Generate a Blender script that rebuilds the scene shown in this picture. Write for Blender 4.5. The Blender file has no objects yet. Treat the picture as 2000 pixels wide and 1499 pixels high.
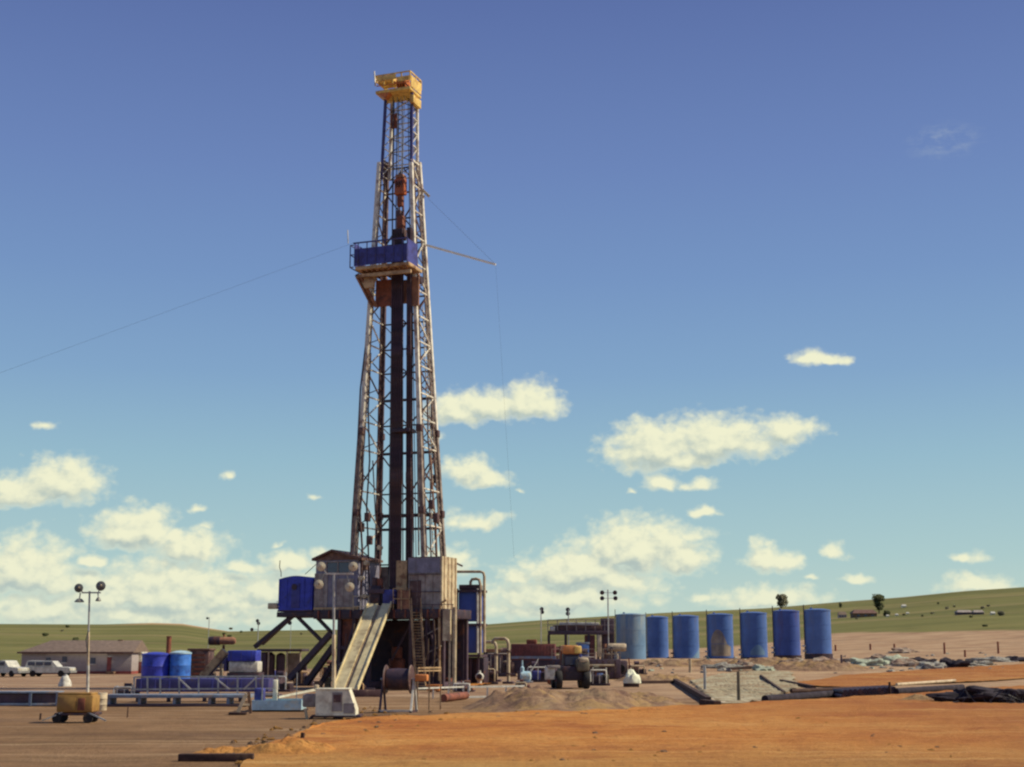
import bpy, bmesh, math, random
from mathutils import Vector, Matrix, noise
R = math.radians
rnd = random.Random(7)
scene = bpy.context.scene
COL = scene.collection

# ------------------------------------------------------------------ camera, light, exposure
CAM_H = 3.5
F = 2700.0
PITCH = R(10.75)
cam_d = bpy.data.cameras.new('camera')
cam = bpy.data.objects.new('camera', cam_d); COL.objects.link(cam)
cam.location = (0, 0, CAM_H)
cam.rotation_euler = (R(90) + PITCH, 0, 0)
cam_d.sensor_width = 36.0
cam_d.lens = F / 2000 * 36.0
cam_d.clip_start = 0.5; cam_d.clip_end = 20000
scene.camera = cam
scene.view_settings.view_transform = 'Standard'
scene.view_settings.look = 'None'
scene.view_settings.gamma = 1.0
scene.view_settings.use_curve_mapping = False
scene.view_settings.exposure = 0.0
try:
    scene.cycles.use_denoising = True
    scene.cycles.filter_width = 2.3
    scene.cycles.max_bounces = 6
except Exception: pass

SUN_EL, SUN_AZ = R(45), R(90)          # azimuth clockwise from +Y (the view direction): sun on the right
SUN = Vector((math.sin(SUN_AZ) * math.cos(SUN_EL), math.cos(SUN_AZ) * math.cos(SUN_EL), math.sin(SUN_EL)))
sl = bpy.data.lights.new('sun', 'SUN'); so = bpy.data.objects.new('sun', sl); COL.objects.link(so)
sl.energy = 5.0; sl.angle = R(0.53); sl.color = (1.0, 0.90, 0.66)
so.rotation_euler = SUN.to_track_quat('Z', 'Y').to_euler()
so.location = (60, 0, 120)

CP, SP = math.cos(PITCH), math.sin(PITCH)
def ray(u, v):
    xc = (u - 1000.0) / F; yc = (749.5 - v) / F
    return Vector((xc, CP - yc * SP, SP + yc * CP))
def W(u, v, Y):                         # the point seen at (u, v) standing Y metres away
    d = ray(u, v)
    return Vector((0, 0, CAM_H)) + d * (Y / d.y)
def azel(u, v):
    d = ray(u, v).normalized()
    return math.degrees(math.atan2(d.x, d.y)), math.degrees(math.asin(d.z))
def s2l(c):
    return tuple(((x / 255) / 12.92 if x / 255 <= 0.04045 else ((x / 255 + 0.055) / 1.055) ** 2.4) for x in c)

# ------------------------------------------------------------------ world: sky with fair weather clouds
CLOUDS = [  # u, v, half width, half height, weight
 (890,800,58,32,1),(960,790,70,30,1),(1032,782,64,38,1),(1280,868,95,52,1),(1400,855,125,46,1),(1535,838,70,30,.9),(1340,892,75,28,.9),
 (1290,942,38,20,.9),(1365,943,50,16,.7),(1378,1000,38,15,.8),(915,918,52,30,.9),(955,935,50,22,.8),(1580,696,38,18,1),(1625,698,40,14,.85),
 (120,938,80,46,1),(45,955,70,36,.95),(265,1030,85,42,1),(365,1062,85,36,.95),(940,1015,66,22,.75),(885,1010,30,30,.6),
 (1240,1065,115,52,1.05),(1330,1085,70,36,.9),(1130,1108,120,40,1),(1200,1130,130,34,.8),(1345,1045,80,20,.6),(1490,1085,42,34,.95),(1530,1092,34,26,.9),(1632,1075,36,20,.7),
 (1672,1128,42,14,.7),(1582,1126,24,10,.6),(1890,1085,50,20,.6),(1910,1140,80,24,.85),(40,1105,125,60,1),(130,1130,110,40,.8),(182,1094,32,16,.8),
 (330,1150,160,60,1.05),(210,1165,120,40,.9),(480,1108,64,18,.75),(565,1095,66,24,.9),(560,1150,130,46,.9),(90,827,46,15,.6),(445,922,22,17,.6),(382,990,20,13,.6),
 (615,972,34,11,.42),(855,856,24,14,.6),(1235,960,17,10,.55),(1015,955,20,9,.45),(1500,1165,140,26,.85),(1370,1165,34,14,.6),(880,1090,60,36,.8),(1100,1160,190,40,.9),(1040,1190,160,26,.7),
 (-400,286,80,30,.50),(640,1080,70,22,.6),(545,1060,30,12,.45),(410,1025,26,12,.45),(1010,1120,60,30,.7),(300,1195,340,32,.85),(80,1185,160,34,.85),(500,1180,180,26,.75),(760,1130,120,40,.6)]
w = bpy.data.worlds.new('World'); scene.world = w; w.use_nodes = True
nt = w.node_tree; nt.nodes.clear()
class NB:
    def __init__(s, nt): s.nt = nt
    def n(s, t, **kw):
        x = s.nt.nodes.new(t)
        for k, v in kw.items(): setattr(x, k, v)
        return x
    def put(s, sock, val):
        if isinstance(val, bpy.types.NodeSocket): s.nt.links.new(val, sock)
        elif val is not None:
            try: sock.default_value = val
            except Exception: sock.default_value = (val[0], val[1], val[2], 1.0)
    def m(s, op, a, b=None, c=None, clamp=False):
        x = s.n('ShaderNodeMath', operation=op, use_clamp=clamp)
        s.put(x.inputs[0], a)
        if b is not None: s.put(x.inputs[1], b)
        if c is not None: s.put(x.inputs[2], c)
        return x.outputs[0]
    def vm(s, op, a, b=None, out=0):
        x = s.n('ShaderNodeVectorMath', operation=op)
        s.put(x.inputs[0], a)
        if b is not None: s.put(x.inputs[1], b)
        return x.outputs[out]
    def mr(s, v, a, b, c=0.0, d=1.0, smooth=True):
        x = s.n('ShaderNodeMapRange'); x.interpolation_type = 'SMOOTHSTEP' if smooth else 'LINEAR'
        s.put(x.inputs[0], v)
        for i, q in enumerate((a, b, c, d)): x.inputs[i + 1].default_value = q
        return x.outputs[0]
    def noise(s, vec, scale, detail=5, rough=.55, out=0):
        x = s.n('ShaderNodeTexNoise'); s.put(x.inputs['Vector'], vec)
        x.inputs['Scale'].default_value = scale; x.inputs['Detail'].default_value = detail; x.inputs['Roughness'].default_value = rough
        return x.outputs[out]
    def mix(s, f, a, b, blend='MIX'):
        x = s.n('ShaderNodeMix', data_type='RGBA', blend_type=blend)
        s.put(x.inputs[0], f)
        for k, val in ((6, a), (7, b)):
            if isinstance(val, bpy.types.NodeSocket): s.nt.links.new(val, x.inputs[k])
            else: x.inputs[k].default_value = (val[0], val[1], val[2], 1)
        return x.outputs[2]
    def ramp(s, f, stops):
        x = s.n('ShaderNodeValToRGB'); s.put(x.inputs[0], f)
        e = x.color_ramp.elements
        while len(e) > 1: e.remove(e[0])
        e[0].position, e[0].color = stops[0][0], (*stops[0][1], 1)
        for p, c in stops[1:]:
            q = e.new(p); q.color = (*c, 1)
        return x.outputs[0]
grp = bpy.data.node_groups.new('cloud_cover', 'ShaderNodeTree')
grp.interface.new_socket('AzEl', in_out='INPUT', socket_type='NodeSocketVector')
grp.interface.new_socket('Cover', in_out='OUTPUT', socket_type='NodeSocketFloat')
grp.interface.new_socket('Depth', in_out='OUTPUT', socket_type='NodeSocketFloat')
g = NB(grp); gi = g.n('NodeGroupInput'); go = g.n('NodeGroupOutput')
p = gi.outputs[0]
wn = g.noise(p, 0.8, 3, .5, out=1)
pw = g.vm('ADD', p, g.vm('MULTIPLY', g.vm('SUBTRACT', wn, (.5, .5, .5)), (1.3, .8, 0)))
cur = None
for (u, v, hw, hh, wt) in CLOUDS:
    v = v + hh * .3
    a, e = azel(u, v); a2, _ = azel(u + hw * 1.05, v); _, e2 = azel(u, v - hh * 1.25)
    q = g.vm('SUBTRACT', pw, (a, e, 0))
    q = g.vm('MAXIMUM', q, g.vm('MULTIPLY', q, (-1, -1.75, 0)))
    q = g.vm('LENGTH', g.vm('MULTIPLY', q, (1 / max(.05, a2 - a), 1 / max(.05, e2 - e), 0)), out=1)
    d = g.m('MULTIPLY_ADD', q, -0.85, wt)
    cur = d if cur is None else g.m('MAXIMUM', cur, d)
f1 = g.noise(g.vm('MULTIPLY', p, (1, 1.25, 1)), 1.4, 6, .58)
vo = g.n('ShaderNodeTexVoronoi', feature='F1'); vo.inputs['Scale'].default_value = 1.7
vo.inputs['Detail'].default_value = 1.0; vo.inputs['Roughness'].default_value = .5
grp.links.new(g.vm('ADD', g.vm('MULTIPLY', p, (1, 1.3, 1)), g.vm('MULTIPLY', wn, (.8, .8, .8))), vo.inputs['Vector'])
dd = g.m('ADD', cur, g.m('MULTIPLY_ADD', f1, 1.0, -.46))
dd = g.m('ADD', dd, g.m('MULTIPLY_ADD', vo.outputs['Distance'], -.26, .13))
grp.links.new(g.mr(dd, -.16, .52), go.inputs[0]); grp.links.new(dd, go.inputs[1])

b = NB(nt)
tc = b.n('ShaderNodeTexCoord')
sep = b.n('ShaderNodeSeparateXYZ'); nt.links.new(tc.outputs['Generated'], sep.inputs[0])
el = b.m('MULTIPLY', b.m('ARCSINE', sep.outputs[2]), 57.29578)
az = b.m('MULTIPLY', b.m('ARCTAN2', sep.outputs[0], sep.outputs[1]), 57.29578)
comb = b.n('ShaderNodeCombineXYZ'); nt.links.new(az, comb.inputs[0]); nt.links.new(el, comb.inputs[1])
sky = b.n('ShaderNodeTexSky', sky_type='NISHITA'); sky.sun_disc = False
sky.sun_elevation = SUN_EL; sky.sun_rotation = SUN_AZ; sky.altitude = 600; sky.dust_density = 1.2; sky.ozone_density = 1.5
tint = b.ramp(b.m('DIVIDE', el, 40.0), [(0.0, s2l((199, 217, 202))), (1.2/40, s2l((190, 213, 203))), (3.5/40, s2l((171, 203, 204))), (7.5/40, s2l((149, 187, 204))),
      (11/40, s2l((130, 166, 202))), (15/40, s2l((117, 149, 196))), (19.5/40, s2l((107, 133, 187))), (26/40, s2l((91, 112, 169))), (1.0, s2l((68, 88, 146)))])
base = b.mix(0.12, b.vm('MULTIPLY', tint, (10, 10, 10)), sky.outputs[0])
wa, we = azel(1845, 275)                     # one faint high wisp
wq = b.vm('LENGTH', b.vm('MULTIPLY', b.vm('SUBTRACT', comb.outputs[0], (wa, we, 0)), (.5, 1.0, 0)), out=1)
wsp = b.m('MULTIPLY', b.mr(wq, 1.0, .1), b.mr(b.noise(b.vm('MULTIPLY', comb.outputs[0], (.6, 1.5, 1)), 1.6, 6, .65), .42, .75, 0, .34))
base = b.mix(wsp, base, tuple(10 * x for x in s2l((190, 200, 200))))
ga = b.n('ShaderNodeGroup'); ga.node_tree = grp; nt.links.new(comb.outputs[0], ga.inputs[0])
gb = b.n('ShaderNodeGroup'); gb.node_tree = grp; nt.links.new(b.vm('ADD', comb.outputs[0], (.22, .42, 0)), gb.inputs[0])
diff = b.m('SUBTRACT', gb.outputs[1], ga.outputs[1])
shade = b.m('MULTIPLY', b.mr(diff, -.42, .62), b.mr(ga.outputs[1], .0, .45), clamp=True)
ccol = b.mix(shade, tuple(10 * x for x in s2l((240, 240, 208))), tuple(10 * x for x in s2l((178, 193, 187))))
lowf = b.mr(el, 0.2, 4.0, .8, 1.0)
final = b.mix(b.m('MULTIPLY', ga.outputs[0], lowf), base, ccol)
bg = b.n('ShaderNodeBackground'); bg.inputs[1].default_value = 0.1; nt.links.new(final, bg.inputs[0])
wo = b.n('ShaderNodeOutputWorld'); nt.links.new(bg.outputs[0], wo.inputs[0])
try:
    w.cycles.sampling_method = 'MANUAL'; w.cycles.sample_map_resolution = 256
except Exception: pass

# ------------------------------------------------------------------ materials
MATS = {}
def mat(name, col, rough=.6, metal=0.0, var=.25, scale=2.0, wear=None, wear_amt=.35, wear_scale=1.5, bump=0.0, bscale=20.0, streak=False, spec=.4):
    if name in MATS: return MATS[name]
    m = bpy.data.materials.new(name); m.use_nodes = True
    t = m.node_tree; n = NB(t); bs = t.nodes['Principled BSDF']
    tc = n.n('ShaderNodeTexCoord'); vec = tc.outputs['Object']
    f = n.noise(vec, scale, 6, .6)
    lo = tuple(max(0, c * (1 - var)) for c in col); hi = tuple(min(1, c * (1 + var)) for c in col)
    c = n.mix(n.mr(f, .3, .7), lo, hi)
    if wear:
        v2 = n.vm('MULTIPLY', vec, (1, 1, .22)) if streak else vec
        f2 = n.noise(n.vm('ADD', v2, (7, 3, 1)), wear_scale, 8, .65)
        c = n.mix(n.m('MULTIPLY', n.mr(f2, .62 - wear_amt * .35, .74 - wear_amt * .2), .85), c, wear)
    t.links.new(c, bs.inputs['Base Color'])
    bs.inputs['Roughness'].default_value = rough; bs.inputs['Metallic'].default_value = metal
    bs.inputs['Specular IOR Level'].default_value = spec
    if bump:
        bm_ = n.n('ShaderNodeBump'); bm_.inputs['Strength'].default_value = bump
        t.links.new(n.noise(vec, bscale, 6, .65), bm_.inputs['Height']); t.links.new(bm_.outputs[0], bs.inputs['Normal'])
    MATS[name] = m; return m
RUST = (.16, .06, .03); GRIME = (.09, .06, .05); DUST = (.42, .28, .17)
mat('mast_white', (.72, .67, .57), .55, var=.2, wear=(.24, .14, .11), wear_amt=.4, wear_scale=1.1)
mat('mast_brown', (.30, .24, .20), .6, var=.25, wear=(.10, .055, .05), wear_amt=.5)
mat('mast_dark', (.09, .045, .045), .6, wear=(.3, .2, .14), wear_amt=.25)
mat('steel_dark', (.045, .028, .042), .6, wear=RUST, wear_amt=.3)
mat('steel_purple', (.075, .045, .065), .65, wear=GRIME, wear_amt=.4)
mat('mast_navy', (.05, .045, .16), .5, wear=GRIME, wear_amt=.25)
mat('pipe_dark', (.055, .024, .036), .5, var=.35, scale=1.2, wear=(.16, .08, .05), wear_amt=.4, streak=True)
mat('rust_red', (.22, .07, .04), .75, wear=(.07, .03, .03), wear_amt=.4)
mat('board_brown', (.30, .14, .08), .75, wear=(.12, .06, .05), wear_amt=.5)
mat('tan_paint', (.48, .32, .17), .6, wear=RUST, wear_amt=.4)
mat('tarp_blue', (.05, .055, .24), .6, wear=(.04, .03, .12), wear_amt=.4, bump=.15, bscale=3)
mat('house_blue', (.035, .05, .40), .45, wear=(.03, .03, .14), wear_amt=.25)
mat('blue_bright', (.06, .20, .62), .45, wear=(.04, .08, .3), wear_amt=.25)
mat('tank_blue', (.075, .15, .40), .42, var=.15, scale=.5, wear=(.10, .14, .30), wear_amt=.25, wear_scale=.6, streak=True)
mat('tank_blue_grey', (.14, .24, .38), .45, var=.15, scale=.5, wear=(.3, .35, .36), wear_amt=.4, wear_scale=.6, streak=True)
mat('tank_blue_dark', (.055, .10, .35), .42, var=.15, scale=.5, wear=(.08, .07, .2), wear_amt=.3, wear_scale=.6, streak=True)
mat('tank_stain', (.34, .27, .20), .8, var=.3, scale=.8, wear=(.18, .15, .2), wear_amt=.4, streak=True)
mat('frame_blue', (.17, .22, .30), .6, wear=(.3, .22, .18), wear_amt=.45)
mat('pale_blue', (.34, .50, .60), .55, wear=(.5, .5, .42), wear_amt=.4)
mat('wall_grey', (.30, .26, .24), .65, wear=(.19, .13, .13), wear_amt=.4, wear_scale=1.3)
mat('wall_blue_grey', (.20, .19, .26), .6, wear=(.15, .13, .15), wear_amt=.3, streak=True)
mat('wall_cream', (.56, .46, .30), .6, wear=(.32, .22, .15), wear_amt=.45, wear_scale=1.2)
mat('slide_tan', (.68, .57, .33), .65, var=.15, wear=(.36, .27, .16), wear_amt=.4, wear_scale=.9, bump=.2, bscale=6)
mat('slide_groove', (.33, .24, .16), .7, wear=(.2, .14, .1), wear_amt=.4)
mat('glass', (.05, .06, .11), .12, var=.1, spec=.6)
mat('roof_brown', (.13, .065, .05), .7, wear=(.2, .12, .09), wear_amt=.4)
mat('crown_yellow', (.74, .50, .14), .5, wear=(.42, .2, .05), wear_amt=.4)
mat('crown_orange', (.55, .17, .04), .5, wear=(.3, .1, .04), wear_amt=.4)
mat('block_orange', (.42, .11, .04), .5, wear=(.12, .04, .03), wear_amt=.45)
mat('cable', (.035, .035, .05), .6, var=.1)
mat('white_paint', (.74, .70, .54), .5, wear=(.5, .4, .28), wear_amt=.35)
mat('boom_white', (.92, .90, .78), .5, var=.05)
mat('white_dull', (.58, .56, .50), .6, wear=(.35, .3, .25), wear_amt=.4)
mat('yellow_gen', (.34, .19, .05), .55, wear=(.3, .15, .05), wear_amt=.45)
mat('rubber', (.018, .016, .018), .85, wear=(.12, .08, .05), wear_amt=.25)
mat('lamp_shell', (.20, .20, .19), .5, metal=.3)
mat('lamp_glass', (.56, .50, .36), .35, var=.12, scale=6)
mat('lamp_dark', (.12, .12, .12), .3, var=.2)
mat('galv', (.42, .41, .40), .45, metal=.4, wear=(.3, .25, .2), wear_amt=.3)
mat('pole_tan', (.45, .36, .24), .6, wear=(.25, .16, .1), wear_amt=.4)
mat('siding', (.33, .285, .28), .7, var=.1, wear=(.32, .27, .26), wear_amt=.4, streak=True)
mat('roof_tan', (.19, .135, .105), .85, var=.2, wear=(.18, .13, .1), wear_amt=.4)
mat('door_red', (.25, .06, .05), .6)
mat('wood', (.20, .12, .075), .85, var=.35, scale=5, wear=(.1, .06, .05), wear_amt=.4)
mat('wood_dark', (.05, .025, .022), .9, var=.35, scale=5, wear=(.10, .06, .04), wear_amt=.3)
mat('wood_pale', (.52, .42, .29), .8, var=.25, scale=4, wear=(.3, .22, .15), wear_amt=.4)
mat('container_red', (.17, .05, .045), .7, wear=(.1, .04, .04), wear_amt=.5)
mat('orange_paint', (.62, .22, .06), .55, wear=(.4, .2, .08), wear_amt=.35)
mat('machine_green', (.13, .11, .075), .6, wear=(.2, .15, .1), wear_amt=.4)
mat('fabric_white', (.78, .78, .60), .85, var=.1, bump=.5, bscale=3)
mat('rock_grey', (.28, .27, .24), .9, var=.4, scale=3, wear=(.16, .12, .11), wear_amt=.4, bump=.6, bscale=5)
mat('rock_green', (.36, .40, .31), .9, var=.3, scale=3, wear=(.22, .2, .17), wear_amt=.4, bump=.6, bscale=5)
mat('debris', (.24, .16, .12), .9, var=.5, scale=2, wear=(.42, .36, .28), wear_amt=.45, bump=.8, bscale=4)
mat('netting', (.022, .016, .026), .95, var=.5, scale=3, wear=(.05, .04, .055), wear_amt=.4, bump=.8, bscale=5)
mat('bark', (.11, .08, .06), .9)
mat('leaf', (.085, .095, .035), .8, var=.5, scale=.5)
mat('leaf_grey', (.17, .16, .10), .8, var=.5, scale=.5)
mat('car_white', (.55, .53, .46), .3, wear=(.5, .45, .38), wear_amt=.25)
mat('car_grey', (.25, .25, .25), .35)

def ground_mat(name, stops, stretch=(1, 1, 1), s1=.05, s2=.6, s3=6.0, bump=.35, grass=False):
    m = bpy.data.materials.new(name); m.use_nodes = True
    t = m.node_tree; n = NB(t); bs = t.nodes['Principled BSDF']
    tc = n.n('ShaderNodeTexCoord'); P = tc.outputs['Object']; V = n.vm('MULTIPLY', P, stretch)
    f = n.m('ADD', n.m('MULTIPLY', n.noise(V, s1, 5, .6), .5), n.m('ADD', n.m('MULTIPLY', n.noise(V, s2, 6, .65), .35), n.m('MULTIPLY', n.noise(P, s3, 4, .6), .15)))
    c = n.ramp(n.mr(f, .34, .66, smooth=False), stops)
    bs.inputs['Roughness'].default_value = .95; bs.inputs['Specular IOR Level'].default_value = .1
    if bump:
        bm_ = n.n('ShaderNodeBump'); bm_.inputs['Strength'].default_value = bump; bm_.inputs['Distance'].default_value = .2
        t.links.new(n.m('ADD', n.noise(V, s2 * 2, 6, .7), n.m('MULTIPLY', n.noise(P, s3, 5, .7), .4)), bm_.inputs['Height']); t.links.new(bm_.outputs[0], bs.inputs['Normal'])
    if not grass:
        if name == 'scoria':
            sp = n.n('ShaderNodeSeparateXYZ'); t.links.new(P, sp.inputs[0])
            wv = n.noise(P, .07, 4)
            c = n.mix(n.m('MULTIPLY', n.mr(n.m('MULTIPLY_ADD', wv, 16, sp.outputs[1]), 62, 44), .6), c, (.33, .21, .075))
            c = n.mix(n.m('MULTIPLY', n.mr(n.m('MULTIPLY_ADD', wv, 20, sp.outputs[0]), 14, 40), .55), c, (.27, .11, .045))
            trk = n.noise(n.vm('MULTIPLY', P, (.06, 1.1, 1)), .9, 5, .65)
            c = n.mix(n.m('MULTIPLY', n.mr(trk, .54, .66), .45), c, (.60, .36, .14))
            c = n.mix(n.m('MULTIPLY', n.mr(n.noise(n.vm('MULTIPLY', P, (.5, 1, 1)), .35, 6, .7), .54, .64), .5), c, (.29, .095, .036))
            grit = n.noise(P, 3.5, 5, .75)
            c = n.mix(n.m('MULTIPLY', n.mr(grit, .54, .66), .55), c, (.19, .07, .033))
        if name in ('liner', 'mound_dirt'):
            brn = n.noise(n.vm('MULTIPLY', P, (.8, .8, 1)), .55, 7, .7)
            c = n.mix(n.m('MULTIPLY', n.mr(brn, .48, .60), .8), c, (.25, .155, .09) if name == 'liner' else (.34, .22, .10))
            c = n.mix(n.m('MULTIPLY', n.mr(n.noise(P, 2.5, 6, .75), .54, .64), .6), c, (.13, .08, .06))
        t.links.new(c, bs.inputs['Base Color'])
    else:
        sp = n.n('ShaderNodeSeparateXYZ'); t.links.new(P, sp.inputs[0])
        trk = n.noise(n.vm('MULTIPLY', P, (.05, 1.0, 1)), .9, 4, .6); grit = n.noise(P, 4.0, 5, .75); pat = n.noise(n.vm('MULTIPLY', P, (.5, 1, 1)), .12, 5, .65)
        # paler, pinker trampled dirt round the rig; green grass beyond the pad
        c2 = n.ramp(n.noise(n.vm('MULTIPLY', P, (.5, 1.0, 1)), .22, 7, .65), [(.3, (.20, .115, .075)), (.5, (.33, .21, .135)), (.7, (.44, .33, .22))])
        near = n.mr(n.m('ADD', sp.outputs[1], n.m('MULTIPLY_ADD', n.noise(P, .06, 4), 40, -20)), 84, 104)
        c = n.mix(near, c, c2)
        pale = n.ramp(n.noise(n.vm('MULTIPLY', P, (.6, 1.2, 1)), .3, 7, .65), [(.3, (.24, .13, .08)), (.5, (.43, .28, .17)), (.7, (.54, .40, .26))])
        px = n.m('MULTIPLY', n.mr(n.m('ADD', sp.outputs[0], n.m('MULTIPLY_ADD', n.noise(P, .09, 4), 16, -8)), 3, 15), n.mr(n.m('ADD', sp.outputs[1], n.m('MULTIPLY_ADD', n.noise(P, .1, 4), 24, -12)), 92, 108))
        c = n.mix(n.m('MULTIPLY', px, .75), c, pale)
        c = n.mix(n.m('MULTIPLY', n.mr(trk, .54, .66), .5), c, (.46, .33, .20))
        c = n.mix(n.m('MULTIPLY', n.mr(trk, .46, .36), .5), c, (.14, .078, .05))
        c = n.mix(n.m('MULTIPLY', n.mr(pat, .55, .68), .45), c, (.17, .105, .075))
        c = n.mix(n.m('MULTIPLY', n.mr(grit, .55, .68), .45), c, (.13, .075, .05))
        gr = n.ramp(n.noise(n.vm('MULTIPLY', P, (.35, 1, 1)), .02, 9, .66), [(.28, (.10, .10, .036)), (.45, (.14, .138, .047)), (.58, (.18, .17, .06)), (.74, (.25, .20, .09))])
        E_ = n.m('MINIMUM', n.m('ADD', n.m('MAXIMUM', n.m('MULTIPLY', sp.outputs[0], .8), n.m('MULTIPLY', sp.outputs[0], .55)), 233), n.m('MULTIPLY_ADD', sp.outputs[0], -1.08, 362))
        edge = n.m('ADD', n.m('SUBTRACT', sp.outputs[1], E_), n.m('MULTIPLY_ADD', n.noise(P, .025, 6), 50, -25))
        isg = n.mr(edge, -6, 6)
        gr = n.mix(n.m('MULTIPLY', n.mr(n.noise(n.vm('MULTIPLY', P, (.4, 1, 1)), .14, 6, .7), .5, .68), .55), gr, (.07, .07, .03))
        fld = n.noise(n.vm('MULTIPLY', P, (.12, 1, 1)), .012, 3, .5)
        gr = n.mix(n.m('MULTIPLY', n.mr(fld, .56, .62), .55), gr, (.26, .20, .10))
        bare = n.m('MULTIPLY', n.m('MULTIPLY', n.mr(sp.outputs[0], -238, -215), n.mr(sp.outputs[0], -160, -190)), n.mr(n.m('ADD', sp.outputs[1], n.m('MULTIPLY_ADD', n.noise(P, .02, 5), 100, -50)), 770, 850))
        gr = n.mix(bare, gr, (.44, .29, .16))
        c = n.mix(isg, c, gr)
        t.links.new(c, bs.inputs['Base Color'])
    MATS[name] = m; return m
ground_mat('dirt', [(0, (.12, .07, .04)), (.35, (.20, .118, .063)), (.65, (.265, .158, .085)), (1, (.36, .24, .145))], (.75, 1.0, 1), s1=.08, s2=.9, s3=7, bump=.9, grass=True)
ground_mat('scoria', [(0, (.23, .08, .03)), (.25, (.38, .135, .04)), (.5, (.48, .20, .054)), (.75, (.54, .265, .08)), (1, (.60, .36, .15))], (.75, 1.0, 1), s1=.09, s2=.7, s3=6, bump=1.0)
ground_mat('mound_dirt', [(0, (.13, .075, .06)), (.4, (.22, .135, .09)), (.7, (.30, .20, .125)), (1, (.38, .27, .15))], (.7, .7, 1), s1=.3, s2=1.2, s3=6, bump=.7)
ground_mat('liner', [(0, (.22, .17, .11)), (.4, (.34, .29, .19)), (.7, (.42, .38, .27)), (1, (.50, .46, .35))], (.8, .8, 1), s1=.2, s2=1.2, s3=6, bump=.5)

# ------------------------------------------------------------------ terrain
def ss(a, b_, x):
    t = min(1, max(0, (x - a) / (b_ - a))); return t * t * (3 - 2 * t)
RIDGE = [(-3000,1216),(-1000,1218),(0,1219),(200,1220),(300,1217),(360,1219),(400,1226),(450,1234),(520,1232),(620,1231),(800,1228),(950,1220),(1050,1212),(1200,1203),(1300,1197),(1400,1193),(1500,1188),(1560,1183),(1640,1176),(1760,1167),(1880,1155),(2000,1147),(2200,1136),(2600,1122),(4000,1110)]
RAZ = [(azel(u, v)[0], (azel(u, v)[1])) for u, v in RIDGE]
def ridge_el(az):
    if az <= RAZ[0][0]: return RAZ[0][1]
    for (a0, e0), (a1, e1) in zip(RAZ, RAZ[1:]):
        if az <= a1:
            t = (az - a0) / (a1 - a0); return e0 + (e1 - e0) * t
    return RAZ[-1][1]
def G(x, y):
    r = math.hypot(x, y)
    z = 1.75 * ss(142, 182, y) * ss(0, 13, x) * (1 - ss(300, 420, r))
    z += 2.6 * ss(28, 110, x) * ss(140, 290, y)
    if r > 210 and y > 0:
        a = math.degrees(math.atan2(x, y))
        top = CAM_H + math.tan(R(ridge_el(a))) * 900
        k = ss(210, 1000, r) ** .8 if r < 900 else 1.0
        if r < 900: k = ((r - 210) / 690) ** 1.15
        z = z * (1 - ss(300, 900, r)) + top * k
        z += noise.noise(Vector((x * .006, y * .006, 3))) * 2.0 * ss(280, 500, r) * (1 - ss(780, 900, r))
    return z
def at(u, v):
    d = ray(u, v); o = Vector((0, 0, CAM_H)); t = 8.0; prev = t
    while t < 3000:
        p_ = o + d * t
        if p_.z <= G(p_.x, p_.y):
            lo_, hi_ = prev, t
            for _ in range(24):
                md = (lo_ + hi_) / 2; q = o + d * md
                if q.z <= G(q.x, q.y): hi_ = md
                else: lo_ = md
            q = o + d * hi_; q.z = G(q.x, q.y); return q
        prev = t; t *= 1.008
    return o + d * 900
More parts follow.
